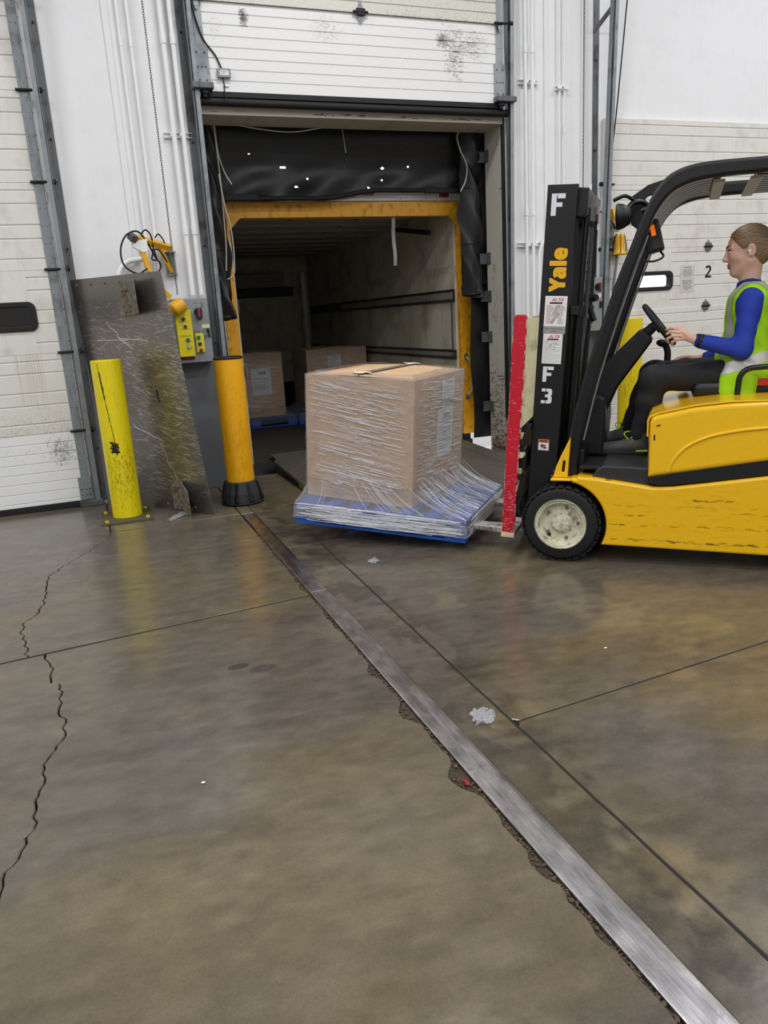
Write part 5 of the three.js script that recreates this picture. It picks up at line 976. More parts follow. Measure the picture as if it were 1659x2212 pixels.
part('black_band', slab([[0.49, 0.49], [0.56, 0.476], [0.8, 0.505], [1.1, 0.55], [1.75, 0.625], [1.75, 0.75], [1.1, 0.64], [0.49, 0.53]], -0.535, 0.552, 0.006), M.blackPlastic, lift);
const hood = part('hood', boxUV(slab([[0.487, 0.527], [0.487, 0.84], [0.497, 0.868], [0.52, 0.882], [0.58, 0.896], [0.72, 0.925], [0.9, 0.944], [1.1, 0.952], [1.5, 0.94], [1.74, 0.9], [1.76, 0.86], [1.76, 0.745], [1.1, 0.628]].reverse(), -0.56, 0.565, 0.028, [], 4), 1.5), M.liftYellow, lift);
part('hood_lip', slab([[0.474, 0.76], [0.474, 0.852], [0.49, 0.878], [0.54, 0.897], [0.72, 0.936], [0.9, 0.955], [1.3, 0.96], [1.3, 0.95], [0.9, 0.945], [0.72, 0.926], [0.54, 0.887], [0.497, 0.868], [0.484, 0.848], [0.484, 0.76]].reverse(), -0.55, 0.556, 0.003), M.liftYellow, lift);
part('hood_crease', tube([[0.595, 0.565, 0.561], [0.62, 0.63, 0.562], [0.68, 0.7, 0.562], [0.78, 0.755, 0.562], [0.92, 0.79, 0.562], [1.1, 0.81, 0.562], [1.5, 0.815, 0.56]], 0.011, 60, 10), M.liftYellow, hood);
part('hood_mark', slab([[0.52, 0.815], [0.545, 0.822], [0.55, 0.83], [0.53, 0.826]].reverse(), 0.5648, 0.5656, 0), M.blackPlastic, hood); part('hood_mark', slab([[0.512, 0.74], [0.52, 0.74], [0.52, 0.775], [0.512, 0.77]], 0.5648, 0.5656, 0), M.blackPlastic, hood);
part('counterweight', boxUV(slab([[1.76, 0.12], [2.0, 0.2], [2.06, 0.5], [2.0, 0.85], [1.76, 0.9]], -0.54, 0.54, 0.05, [], 4), 1.5), M.liftYellow, lift);
part('floor_plate', bx(0.1, 0.5, 0.555, 0.575, -0.5, 0.5, 0.006), M.rubber, lift);
part('step_panel', slab([[0.16, 0.49], [0.5, 0.455], [0.5, 0.575], [0.235, 0.585], [0.2, 0.56]], -0.5, 0.52, 0.012), mat(0x2a2b2d, 0.5), lift);
part('front_bulkhead', bx(0.04, 0.12, 0.45, 0.66, -0.42, 0.42, 0.01), M.blackPaint, lift);
part('dash_cowl', slab([[0.06, 0.58], [0.2, 0.58], [0.215, 0.8], [0.212, 0.93], [0.19, 0.955], [0.06, 0.96]], -0.24, 0.2, 0.02, [], 3), M.blackPlastic, lift);
for (const s of [1, -1]) {
  const z = s * 0.49, f = part('front_fender', slab([[-0.052, 0.507], [0.032, 0.507], [0.05, 0.75], [0.03, 0.71], [-0.005, 0.64], [-0.035, 0.57]], z - 0.02, z + 0.02, 0.004, [arcPts(0.006, 0.545, 0.008, 180, 360, 6).concat(arcPts(0.013, 0.6, 0.008, 0, 180, 6))]), M.liftYellow, lift);
  part('slot_back', bx(-0.004, 0.024, 0.535, 0.612, z - 0.018, z + 0.004), M.rubber, f);
  part('fender_ledge', bx(-0.062, 0.062, 0.491, 0.505, z - 0.07, z + 0.06, 0.005), M.liftYellow, f);
}
// ---- overhead guard
const gf = [[0.0, 0.5], [0.022, 0.7], [0.118, 1.105], [0.213, 1.385], [0.285, 1.606], [0.366, 1.81], [0.422, 1.954], [0.488, 2.076], [0.56, 2.14], [0.666, 2.17], [1.009, 2.168], [1.85, 2.14]];
const gb = [[1.85, 2.065], [1.013, 2.092], [0.758, 2.093], [0.648, 2.078], [0.566, 2.044], [0.5, 1.971], [0.44, 1.84], [0.355, 1.6], [0.28, 1.37], [0.19, 1.08], [0.098, 0.68], [0.085, 0.5]];
const smooth = (l, n) => new THREE.CatmullRomCurve3(l.map((p) => V(p[0], p[1], 0)), false, 'centripetal').getPoints(n).map((p) => [p.x, p.y]);
const guardPts = [...smooth(gf, 50), ...smooth(gb, 50)].reverse();
const guard = new THREE.Group(); guard.name = 'overhead_guard'; lift.add(guard);
for (const z of [0.425, -0.425]) part('guard_leg', slab(guardPts, z - 0.038, z + 0.038, 0.018, [], 4), M.blackPaint, guard);
for (const z of [0.465, -0.385]) part('edge_trim', tube([[0.115, 0.72, z - 0.035], [0.2, 1.08, z - 0.036], [0.288, 1.37, z - 0.036], [0.363, 1.6, z - 0.036], [0.447, 1.84, z - 0.036]], 0.006, 50, 6), M.galv, guard);
for (const z of [0.4, -0.4]) part('rear_post', beam([1.8, 2.12, z], [1.9, 0.9, z], 0.07, 0.07, 0.01), M.blackPaint, guard);
for (let k = 0; k < 8; k++) {
  const z = -0.34 + k * 0.096;
  part('guard_bar', slab([...smooth([[0.4, 1.86], [0.45, 1.97], [0.51, 2.05], [0.59, 2.105], [0.68, 2.13], [0.8, 2.133]], 16), ...smooth([[0.8, 2.1], [0.69, 2.097], [0.61, 2.075], [0.54, 2.025], [0.485, 1.95], [0.44, 1.86]], 16)].reverse(), z - 0.04, z + 0.04, 0.004, [], 1), M.blackPaint, guard);
  part('guard_bar', bx(0.97, 1.82, 2.09, 2.13, z - 0.04, z + 0.04, 0.005), M.blackPaint, guard);
}
const greyBar = mat(0xa9a49c, 0.45, 0.3);
for (const x of [0.79, 0.97]) part('cross_strap', bx(x - 0.03, x + 0.03, 2.075, 2.09, -0.39, 0.39, 0.004), greyBar, guard);
part('cross_strap', bx(0.4, 0.44, 1.855, 1.87, -0.39, 0.1, 0.004), greyBar, guard);
part('front_visor', slab([[0.29, 2.06], [0.3, 2.15], [0.4, 2.21], [0.51, 2.235], [0.62, 2.225], [0.6, 2.15], [0.5, 2.08], [0.44, 1.98], [0.36, 1.93], [0.3, 1.98]].reverse(), -0.47, -0.45, 0.005, [arcPts(0.42, 2.1, 0.045, 0, 360, 20).slice(0, -1)]), M.blackPaint, guard);
const hl = part('head_lamp', lathe([[0, -0.05], [0.05, -0.045], [0.075, 0], [0.08, 0.03], [0.074, 0.04], [0, 0.042]], 24).rotateZ(PI / 2).translate(0.26, 2.02, -0.3), M.blackPlastic, guard);
part('lamp_lens', lathe([[0, 0.05], [0.05, 0.046], [0.072, 0.038]], 24).rotateZ(PI / 2).translate(0.26, 2.02, -0.3), mat(0xa88880, 0.1, 0, { clearcoat: 1 }), hl);
part('lamp_bracket', tube([[0.28, 2.05, -0.3], [0.32, 2.1, -0.34], [0.39, 2.09, -0.4], [0.44, 1.97, -0.42]], 0.017, 20, 8), M.blackPaint, guard);
part('lamp_bracket', tube([[0.2, 2.12, -0.3], [0.27, 2.14, -0.3], [0.34, 2.1, -0.36]], 0.012, 20, 8), M.blackPaint, guard);
// ---- display
{
  const d = new THREE.Group(); d.name = 'display_unit'; d.position.set(0.468, 1.84, 0.28); d.rotation.z = 0.235; lift.add(d);
  part('display_case', bx(-0.052, 0.045, -0.085, 0.085, -0.08, 0.06, 0.016), M.blackPlastic, d);
  part('display_screen', slab([[-0.006, 0.0], [0.018, 0.0], [0.018, 0.058], [-0.006, 0.058]], 0.0595, 0.0612, 0.0004), new THREE.MeshStandardMaterial({ color: 0xff7a10, emissive: 0xff6a08, emissiveIntensity: 0.5, roughness: 0.4 }), d, 'glowing orange screen');
  const keys = canvasTex(64, 64, (c) => { c.clearRect(0, 0, 64, 64); c.fillStyle = '#8a8c8e'; for (let i = 0; i < 3; i++) for (let j = 0; j < 4; j++) c.fillRect(8 + i * 20, 6 + j * 15, 7, 5); });
  decal('keypad_print', 0.04, 0.05, keys, d, { transparent: true, alphaTest: 0.5 }).position.set(0.005, -0.045, 0.0606);
  part('display_arm', beam([0.0, 0.08, -0.02], [-0.02, 0.16, 0.02], 0.03, 0.03), M.blackPaint, d);
  part('cable', tube([[0.02, -0.085, 0], [0.03, -0.12, 0.02], [-0.02, -0.13, 0.03], [-0.08, -0.11, 0.04]], 0.006, 30, 6), M.rubber, d);
}
const dl = new THREE.PointLight(0xff7a20, 0.01, 1); dl.position.set(3.24, 1.86, 3.66); scene.add(dl);
// ---- steering
{
  const c = part('steering_column', slab([[0.1, 0.93], [0.125, 1.065], [0.39, 1.325], [0.42, 1.338], [0.47, 1.275], [0.465, 1.25], [0.27, 0.98], [0.22, 0.86], [0.2, 0.8]], -0.075, 0.075, 0.022, [], 4), M.blackPlastic, lift);
  part('column_gaiter', rod([0.415, 1.29, 0], [0.475, 1.345, 0], 0.035, 0.028, 18), M.rubber, c);
  const w = new THREE.Group(); w.name = 'steering_wheel'; w.position.set(0.505, 1.352, 0); w.quaternion.setFromUnitVectors(V(0, 0, 1), V(0.797, 0.604, 0)); lift.add(w);
  part('wheel_ring', new THREE.TorusGeometry(0.14, 0.0165, 14, 56), M.rubber, w);
  part('hub', rod([0, 0, -0.03], [0, 0, 0.012], 0.04, 0.034, 24), M.blackPlastic, w);
  for (let k = 0; k < 3; k++) { const a = k * 2 * PI / 3 + 0.5; part('spoke', beam([0.03 * Math.cos(a), 0.03 * Math.sin(a), -0.008], [0.135 * Math.cos(a), 0.135 * Math.sin(a), 0], 0.03, 0.012, 0.004), M.blackPlastic, w); }
  part('control_lever', tube([[0.56, 1.0, -0.14], [0.555, 1.1, -0.14], [0.556, 1.18, -0.14], [0.545, 1.22, -0.14]], 0.02, 24, 12), M.blackPlastic, lift);
  part('lever_head', [new THREE.SphereGeometry(0.03, 16, 12).scale(1.3, 0.8, 1).rotateZ(-0.2).translate(0.525, 1.235, -0.14)], M.blackPlastic, lift);
}
// ---- seat
{
  const s = new THREE.Group(); s.name = 'seat'; lift.add(s); const vinyl = mat(0x121214, 0.42);
  part('seat_cushion', new RoundedBoxGeometry(0.52, 0.1, 0.42, 4, 0.045).translate(0.96, 0.975, 0), vinyl, s);
  part('backrest', new RoundedBoxGeometry(0.12, 0.6, 0.46, 4, 0.05).rotateZ(-0.18).translate(1.28, 1.3, 0), vinyl, s);
  part('seat_base', bx(0.74, 1.2, 0.93, 0.96, -0.2, 0.2, 0.01), M.blackPlastic, s);
  for (const z of [0.285, -0.285]) part('hip_restraint', tube([[0.94, 0.92, z], [0.943, 1.0, z], [0.952, 1.06, z], [0.985, 1.095, z], [1.05, 1.105, z], [1.2, 1.105, z], [1.27, 1.08, z], [1.29, 0.98, z]], 0.016, 50, 10), M.blackPaint, s);
  part('belt_buckle', cb(1.07, 1.02, 0.25, 0.05, 0.04, 0.02, 0.006), mat(0xb82018, 0.4), s);
}
// ---- mast, tilted back
const mast = new THREE.Group(); mast.name = 'mast'; mast.position.set(-0.135, 0.45, 0); mast.rotation.z = -rad(4.24); lift.add(mast);
for (const s of [1, -1]) {
  const a = s > 0 ? [0.322, 0.36] : [-0.36, -0.322];
  part('outer_channel', slab([[-0.0935, -0.27], [0.077, -0.27], [0.077, 1.712], [-0.0935, 1.712]], a[0], a[1], 0.006), M.blackPaint, mast);
  part('channel_flange', [bx(-0.0935, -0.075, -0.27, 1.7, s * 0.25, s * 0.325), bx(0.058, 0.077, -0.27, 1.7, s * 0.25, s * 0.325)], M.blackPaint, mast);
  part('inner_channel', bx(-0.055, 0.05, -0.2, 1.66, s * 0.27, s * 0.245, 0.005), M.blackPlastic, mast);
  part('lift_cylinder', rod([0.115, -0.2, s * 0.2], [0.115, 1.02, s * 0.2], 0.034, 0.034, 20), M.blackPaint, mast);
  part('cylinder_rod', rod([0.115, 1.02, s * 0.2], [0.115, 1.6, s * 0.2], 0.021, 0.021, 16), M.blackPaint, mast);
  part('cylinder_cap', [rod([0.115, 0.99, s * 0.2], [0.115, 1.05, s * 0.2], 0.043, 0.043, 20)], M.iron, mast);
  part('hose', tube([[0.14, 1.5, s * 0.1], [0.145, 1.1, s * 0.1], [0.135, 0.7, s * 0.12], [0.125, 0.2, s * 0.12], [0.12, -0.1, s * 0.12]], 0.013, 50, 8), s > 0 ? mat(0x55565a, 0.35, 0.4) : M.rubber, mast);
  part('tilt_cylinder', rod([0.06, 0.05, s * 0.34], [0.25, 0.12, s * 0.34], 0.03, 0.03, 16), M.iron, mast);
}
part('top_crossbar', slab([[0.0, 1.54], [0.11, 1.54], [0.13, 1.56], [0.13, 1.695], [0.0, 1.705]], -0.345, 0.32, 0.008), M.blackPaint, mast);
part('mid_crossbar', bx(0.08, 0.12, 1.0, 1.05, -0.34, 0.34, 0.006), M.iron, mast);
part('low_crossbar', bx(0.03, 0.09, 0.0, 0.14, -0.34, 0.34, 0.006), M.blackPaint, mast);
for (const z of [0.06, 0.0]) { const l = []; for (let k = 0; k < 52; k++) l.push(cb(0.13, 0.1 + k * 0.028, z, k % 2 ? 0.016 : 0.012, 0.024, k % 2 ? 0.012 : 0.02, 0.003)); const ch = part('lift_chain', l, mat(0x2e2d2c, 0.4, 0.6), mast); ch.userData.kind = 'stuff'; }
part('chain_anchor', [rod([0.13, 1.02, 0.03], [0.13, 1.12, 0.03], 0.02, 0.02, 12), cb(0.13, 1.0, 0.03, 0.04, 0.05, 0.09, 0.005)], mat(0x77787a, 0.4, 0.6), mast);
part('valve_block', [cb(0.15, 1.1, 0.05, 0.06, 0.05, 0.05, 0.006), rod([0.15, 1.1, 0.05], [0.2, 1.1, 0.08], 0.02), rod([0.15, 1.05, 0.02], [0.19, 0.96, 0.02], 0.018)], M.blackPlastic, mast);
part('warning_tag', cb(0.145, 1.6, -0.16, 0.004, 0.08, 0.06), mat(0xb89a92, 0.5), mast);
// ---- lettering and stickers on the mast channel
function mastPrint(name, tex, x, y, w, h, extra = {}) { const d = decal(name, w, h, tex, mast, extra); d.position.set(x, y, 0.3606); return d; }
const stencil = (ch) => canvasTex(160, 224, (c) => {
  c.clearRect(0, 0, 160, 224); c.fillStyle = '#e6e9ec';
  const R = (...q) => q.forEach((a) => c.fillRect(...a));
  if (ch === 'F') R([22, 14, 46, 196], [76, 14, 70, 44], [68, 92, 54, 40], [68, 14, 6, 20]);
  else { R([24, 16, 46, 40], [78, 16, 34, 40]); c.beginPath(); c.moveTo(78, 16); c.lineTo(112, 16); c.quadraticCurveTo(146, 16, 146, 52); c.lineTo(146, 92); c.lineTo(132, 108); c.lineTo(146, 124); c.lineTo(146, 170); c.quadraticCurveTo(146, 208, 112, 208); c.lineTo(78, 208); c.lineTo(78, 168); c.lineTo(100, 168); c.lineTo(100, 128); c.lineTo(66, 128); c.lineTo(66, 92); c.lineTo(100, 92); c.lineTo(100, 56); c.lineTo(78, 56); c.fill(); R([22, 168, 48, 40]); }
});
mastPrint('letter_f', stencil('F'), -0.03, 1.605, 0.1, 0.135, { transparent: true, alphaTest: 0.5 });
mastPrint('letter_f', stencil('F'), -0.02, 0.655, 0.083, 0.105, { transparent: true, alphaTest: 0.5 });
mastPrint('figure_three', stencil('3'), -0.02, 0.525, 0.083, 0.105, { transparent: true, alphaTest: 0.5 });
const yale = canvasTex(640, 300, (c) => { c.clearRect(0, 0, 640, 300); c.fillStyle = c.strokeStyle = '#f2b40c'; c.lineWidth = 22; c.lineJoin = 'round'; c.font = 'bold 250px sans-serif'; c.textAlign = 'center'; c.strokeText('Yale', 320, 236); c.fillText('Yale', 320, 236); });
mastPrint('maker_name', yale, 0.0, 1.255, 0.30, 0.14, { transparent: true, alphaTest: 0.5 }).rotation.z = PI / 2;
const alta = (two) => canvasTex(256, two ? 384 : 440, (c, w, h) => {
  c.fillStyle = '#eeeeea'; c.fillRect(0, 0, w, h); c.fillStyle = '#b8202a'; c.font = 'italic bold 52px sans-serif'; c.textAlign = 'center'; c.save(); c.translate(128, two ? 54 : 62); c.transform(1.1, 0, -0.18, 1, 0, 0); c.fillText('ALTA', 10, 0); c.restore();
  c.fillStyle = '#26262a'; c.beginPath(); c.moveTo(60, two ? 62 : 72); c.lineTo(206, two ? 62 : 72); c.lineTo(196, two ? 80 : 92); c.lineTo(50, two ? 80 : 92); c.fill();
  if (!two) { c.fillStyle = '#b4b2ae'; c.beginPath(); c.moveTo(130, 104); c.lineTo(180, 104); c.lineTo(150, 190); c.lineTo(180, 200); c.lineTo(110, 318); c.lineTo(76, 318); c.lineTo(112, 230); c.lineTo(84, 222); c.fill(); c.fillStyle = '#8c3a3c'; for (let r = 0; r < 20; r++) { c.fillRect(22, 108 + r * 11, rr(50, 90), 4); c.fillRect(150 + rr(0, 20), 108 + r * 11, rr(50, 80), 4); } c.fillStyle = '#9c9a98'; c.fillRect(0, 352, w, 88); c.fillStyle = '#3a3a3c'; for (let x = 20; x < 230; x += 24) c.fillRect(x, 380, rr(10, 20), 8); c.fillStyle = '#a8303a'; c.fillRect(90, 408, 70, 7); }
  else { c.fillStyle = '#a8303a'; c.fillRect(24, 90, 210, 5); c.fillStyle = '#55555a'; for (let r = 0; r < 15; r++) c.fillRect(18, 122 + r * 17, r % 5 === 2 ? 160 : 220, 2.5); for (let k = 0; k < 12; k++) c.fillRect(rr(20, 150), 122 + Math.floor(rr(0, 6)) * 17 - 7, rr(20, 60), 4); c.strokeStyle = '#c9c9c4'; c.lineWidth = 3; c.strokeRect(2, 2, w - 4, h - 4); }
});
mastPrint('dealer_sticker', alta(false), 0.0, 1.0, 0.128, 0.215); mastPrint('dealer_sticker', alta(true), -0.004, 0.805, 0.115, 0.175);
mastPrint('warning_sticker', canvasTex(128, 136, (c) => { c.fillStyle = '#e9e7e2'; c.fillRect(0, 0, 128, 136); c.fillStyle = '#b4632a'; c.fillRect(6, 6, 116, 34); c.fillStyle = '#2a1410'; for (let x = 22; x < 105; x += 12) c.fillRect(x, 14, 8, 18); c.fillStyle = '#5c1410'; c.beginPath(); c.arc(52, 82, 20, 0, 7); c.fill(); c.fillRect(40, 66, 52, 14); c.fillRect(62, 88, 34, 24); c.fillRect(26, 74, 20, 10); c.fillStyle = '#e9e7e2'; c.fillRect(56, 84, 18, 8); c.strokeStyle = '#40201c'; c.lineWidth = 3; c.strokeRect(3, 3, 122, 130); }), -0.015, 0.225, 0.067, 0.07);
// ---- carriage, load backrest and forks (tilt with the mast)
const car = new THREE.Group(); car.name = 'carriage'; car.position.copy(mast.position); car.rotation.copy(mast.rotation); lift.add(car);
part('backrest_plate', boxUV(slab([[-0.4, 0.34], [0.4, 0.34], [0.4, 0.985], [-0.4, 0.985]], 0, 0.03, 0.006).rotateY(PI / 2).translate(-0.19, 0, 0), 1), M.cream, car);
for (const s of [1, -1]) part('backrest_wing', boxUV(slab([[0, 0.33], [0.095, 0.4], [0.095, 0.985], [0, 0.985]], -0.006, 0.006, 0.002).rotateY(s * 0.9).translate(-0.152, 0, s * 0.425), 1), M.cream, car);
for (const z of [0.425, -0.425]) {
  part('backrest_edge', fitUV(slab([[-0.229, -0.34], [-0.15, -0.34], [-0.15, 0.985], [-0.165, 1.0], [-0.215, 1.0], [-0.229, 0.985]], z - 0.015, z + 0.015, 0.005), 'xy', -0.229, -0.15, -0.34, 1.0), M.redPaint, car);
  part('heel_shoe', bx(-0.232, -0.147, -0.372, -0.338, z - 0.016, z + 0.016, 0.004), M.cream, car);
}
part('cream_panel', boxUV(bx(-0.16, -0.13, 0.18, 0.3, -0.36, 0.4, 0.004), 1), M.cream, car); part('cream_panel', boxUV(bx(-0.165, -0.135, -0.13, 0.07, -0.36, 0.4, 0.004), 1), M.cream, car);
part('carriage_bar', bx(-0.15, -0.11, 0.3, 0.36, -0.42, 0.4, 0.005), M.blackPaint, car); part('carriage_bar', bx(-0.16, -0.11, 0.07, 0.18, -0.4, 0.38, 0.006), M.blackPaint, car); part('carriage_bar', bx(-0.16, -0.11, -0.25, -0.13, -0.4, 0.38, 0.006), M.blackPaint, car);
for (const [y, z] of [[0.24, 0.41], [0.16, 0.41], [0.02, 0.4], [-0.2, 0.4]]) part('pin_boss', rod([-0.14, y, z - 0.03], [-0.14, y, z + 0.012], 0.022, 0.018, 14), y === 0.16 ? M.cream : M.iron, car);
part('link_arm', beam([-0.15, 0.15, 0.4], [-0.1, 0.36, 0.4], 0.03, 0.014), M.iron, car); part('link_arm', beam([-0.15, -0.2, 0.4], [-0.12, 0.02, 0.4], 0.035, 0.014), M.iron, car);
const forkM = mat(0xffffff, 0.45, 0.5, { map: grimeTex([200, 194, 184], [90, 84, 78], 0.9, 67) });
for (const z of [0.31, -0.31]) {
  part('fork', boxUV(slab([[-0.19, 0.3], [-0.19, -0.37], [-1.34, -0.365], [-1.36, -0.355], [-1.35, -0.347], [-0.24, -0.333], [-0.225, -0.31], [-0.225, 0.3]].reverse(), z - 0.055, z + 0.055, 0.004), 1), forkM, car);
}
part('fork_tie', boxUV(bx(-0.225, -0.15, -0.37, -0.34, -0.4, 0.4, 0.003), 1), forkM, car);
// drinks bottle tucked beside the seat
{
  const b = thing('water_bottle', 'small clear bottle with teal label standing beside the forklift seat', 'bottle', [0, 0, 0]);
  const p = V(0.645, 0.93, -0.2).applyAxisAngle(UP, -rad(42.1)).add(lift.position); b.position.copy(p);
  part('bottle_body', lathe([[0, 0], [0.03, 0.002], [0.032, 0.012], [0.032, 0.06], [0.02, 0.085], [0.012, 0.09], [0.012, 0.1]], 20), mat(0xdfe6e4, 0.15), b); part('paper_label', lathe([[0.0325, 0.015], [0.0325, 0.05]], 20), mat(0x148a74, 0.5), b); part('screw_cap', rod([0, 0.098, 0], [0, 0.112, 0], 0.013, 0.013, 14), M.white, b);
}

// ---------------------------------------------------------------- driver on the lift truck (same axes as the truck: x to the rear, y up, z to its left)
{
  const BASE = V(0.95, 0.575, 0);
  const per = thing('person', 'seated driver with fair ponytail, blue long sleeves and lime safety vest', 'person');
  per.position.copy(BASE.clone().applyAxisAngle(UP, -rad(42.1)).add(lift.position)); per.rotation.y = -rad(42.1);
  const cap = (p, a, b, ra, rb) => { const abx = b[0] - a[0], aby = b[1] - a[1], abz = b[2] - a[2], apx = p[0] - a[0], apy = p[1] - a[1], apz = p[2] - a[2]; const t = Math.min(1, Math.max(0, (apx * abx + apy * aby + apz * abz) / (abx * abx + aby * aby + abz * abz + 1e-9))); return Math.hypot(apx - abx * t, apy - aby * t, apz - abz * t) - (ra + (rb - ra) * t); };
  const ell = (p, c, r) => { const x = (p[0] - c[0]) / r[0], y = (p[1] - c[1]) / r[1], z = (p[2] - c[2]) / r[2], k0 = Math.hypot(x, y, z), k1 = Math.hypot(x / r[0], y / r[1], z / r[2]); return k1 < 1e-9 ? -Math.min(...r) : k0 * (k0 - 1) / k1; };
  const smin = (a, b, k) => { const h = Math.max(k - Math.abs(a - b), 0) / k; return Math.min(a, b) - h * h * k * 0.25; };
  const smax = (a, b, k) => -smin(-a, -b, k);
  function mesh(fn, c, half, N) {
    const mc = new MarchingCubes(N, new THREE.MeshBasicMaterial(), false, false, 400000); mc.isolation = 0; const f = mc.field, hs = N / 2, p = [0, 0, 0];
    for (let z = 0; z < N; z++) for (let y = 0; y < N; y++) for (let x = 0; x < N; x++) { p[0] = c[0] + half * (x - hs) / hs; p[1] = c[1] + half * (y - hs) / hs; p[2] = c[2] + half * (z - hs) / hs; f[x + y * N + z * N * N] = x < 2 || y < 2 || z < 2 || x > N - 3 || y > N - 3 || z > N - 3 ? Math.min(-1e-3, -fn(p)) : -fn(p); }
    mc.update(); const n = mc.count, g = new THREE.BufferGeometry();
    const pos = mc.positionArray.slice(0, n * 3), nor = mc.normalArray.slice(0, n * 3);
    for (let i = 0; i < n; i++) { pos[3 * i] = c[0] + half * pos[3 * i] - BASE.x; pos[3 * i + 1] = c[1] + half * pos[3 * i + 1] - BASE.y; pos[3 * i + 2] = c[2] + half * pos[3 * i + 2] - BASE.z; const l = Math.hypot(nor[3 * i], nor[3 * i + 1], nor[3 * i + 2]) || 1; nor[3 * i] /= l; nor[3 * i + 1] /= l; nor[3 * i + 2] /= l; }
    g.setAttribute('position', new THREE.BufferAttribute(pos, 3)); g.setAttribute('normal', new THREE.BufferAttribute(nor, 3));
    return g;
  }
  function subset(g, keep, off) {                 // triangles whose centre passes, lifted along their normals
    const p = g.attributes.position, n = g.attributes.normal, P = [], N = [];
    for (let i = 0; i < p.count; i += 3) { const c = [0, 1, 2].map((k) => (p.array[3 * i + k] + p.array[3 * i + 3 + k] + p.array[3 * i + 6 + k]) / 3 + [BASE.x, BASE.y, BASE.z][k]); if (!keep(c, [n.getX(i), n.getY(i), n.getZ(i)])) continue; for (let q = i; q < i + 3; q++) { P.push(p.getX(q) + n.getX(q) * off, p.getY(q) + n.getY(q) * off, p.getZ(q) + n.getZ(q) * off); N.push(n.getX(q), n.getY(q), n.getZ(q)); } }
    const o = new THREE.BufferGeometry(); o.setAttribute('position', new THREE.Float32BufferAttribute(P, 3)); o.setAttribute('normal', new THREE.Float32BufferAttribute(N, 3)); return o;
  }
  // joints
  const J = { neck: [0.985, 1.54, 0], head: [0.968, 1.742, 0], lSh: [0.99, 1.468, 0.165], lEl: [0.955, 1.2, 0.235], lWr: [0.722, 1.258, 0.19], rSh: [0.99, 1.468, -0.165], rEl: [0.99, 1.19, -0.23], rWr: [0.765, 1.125, -0.17], lHip: [1.02, 1.055, 0.09], rHip: [1.02, 1.055, -0.09], lKn: [0.485, 1.04, 0.125], rKn: [0.475, 1.05, -0.1], lAn: [0.405, 0.7, 0.125], rAn: [0.335, 0.72, -0.1] };
  const torso = (p, e) => smin(smin(ell(p, [1.0, 1.36, 0], [0.108 + e, 0.2 + e, 0.155 + e]), ell(p, [1.005, 1.14, 0], [0.118 + e, 0.17 + e, 0.145 + e]), 0.08), smin(cap(p, [0.99, 1.46, -0.13], [0.99, 1.46, 0.13], 0.062 + e, 0.062 + e), ell(p, [1.02, 1.06, 0], [0.13 + e, 0.11 + e, 0.17 + e]), 0.05), 0.06);
  const arm = (p, s, e) => { const S = J[s + 'Sh'], E = J[s + 'El'], W = J[s + 'Wr']; return smin(cap(p, S, E, 0.052 + e, 0.041 + e), cap(p, E, W, 0.041 + e, 0.027 + e), 0.03); };
  const leg = (p, s, e) => { const H = J[s + 'Hip'], K = J[s + 'Kn'], A = J[s + 'An']; return smin(cap(p, H, K, 0.088 + e, 0.062 + e), smin(cap(p, K, [(K[0] + A[0]) / 2 + 0.018, (K[1] + A[1]) / 2 + 0.03, K[2]], 0.06 + e, 0.054 + e), cap(p, [(K[0] + A[0]) / 2 + 0.018, (K[1] + A[1]) / 2 + 0.03, K[2]], A, 0.054 + e, 0.037 + e), 0.05), 0.05); };
  // head in its own axes: f forward, u up, s side, a little bowed
  const hc = J.head, bow = rad(6), cb_ = Math.cos(bow), sb_ = Math.sin(bow);
  const HS = 1.17, toHead = (p) => { const dx = -(p[0] - hc[0]) / HS, dy = (p[1] - hc[1]) / HS; return [dx * cb_ - dy * sb_, dx * sb_ + dy * cb_, (p[2] - hc[2]) / HS]; };
  const fromHead = (f, u, s) => { const dx = f * cb_ + u * sb_, dy = -f * sb_ + u * cb_; return [hc[0] - dx * HS - BASE.x, hc[1] + dy * HS - BASE.y, hc[2] + s * HS - BASE.z]; };
  const headSdf = (p) => {
    const h = toHead(p), m = [h[0], h[1], Math.abs(h[2])];
    let d = smin(ell(h, [-0.012, 0.034, 0], [0.095, 0.083, 0.073]), ell(h, [0.034, -0.025, 0], [0.056, 0.083, 0.057]), 0.03);
    d = smin(d, cap(m, [-0.005, -0.05, 0.046], [0.055, -0.093, 0.012], 0.022, 0.019), 0.03);
    d = smin(d, cap(h, [0.062, -0.094, -0.008], [0.062, -0.094, 0.008], 0.018, 0.018), 0.02);
    d = smin(d, cap(h, [0.083, 0.012, 0], [0.104, -0.026, 0], 0.008, 0.0115), 0.014);
    d = smin(d, cap(m, [0.094, -0.03, 0.0], [0.09, -0.032, 0.012], 0.008, 0.007), 0.008);
    d = smin(d, cap(m, [0.08, 0.024, 0.006], [0.068, 0.024, 0.042], 0.011, 0.01), 0.014);
    d = smin(d, cap(m, [0.06, -0.018, 0.034], [0.04, -0.03, 0.048], 0.018, 0.016), 0.02);
    d = smax(d, -ell(m, [0.094, 0.006, 0.033], [0.017, 0.0115, 0.019]), 0.008);
    d = smin(d, cap(m, [0.086, -0.056, 0], [0.078, -0.058, 0.019], 0.0075, 0.005), 0.005);
    d = smin(d, cap(m, [0.085, -0.067, 0], [0.077, -0.065, 0.018], 0.008, 0.005), 0.005);
    d = smax(d, -cap(m, [0.096, -0.0615, 0], [0.084, -0.062, 0.022], 0.0022, 0.0016), 0.002);
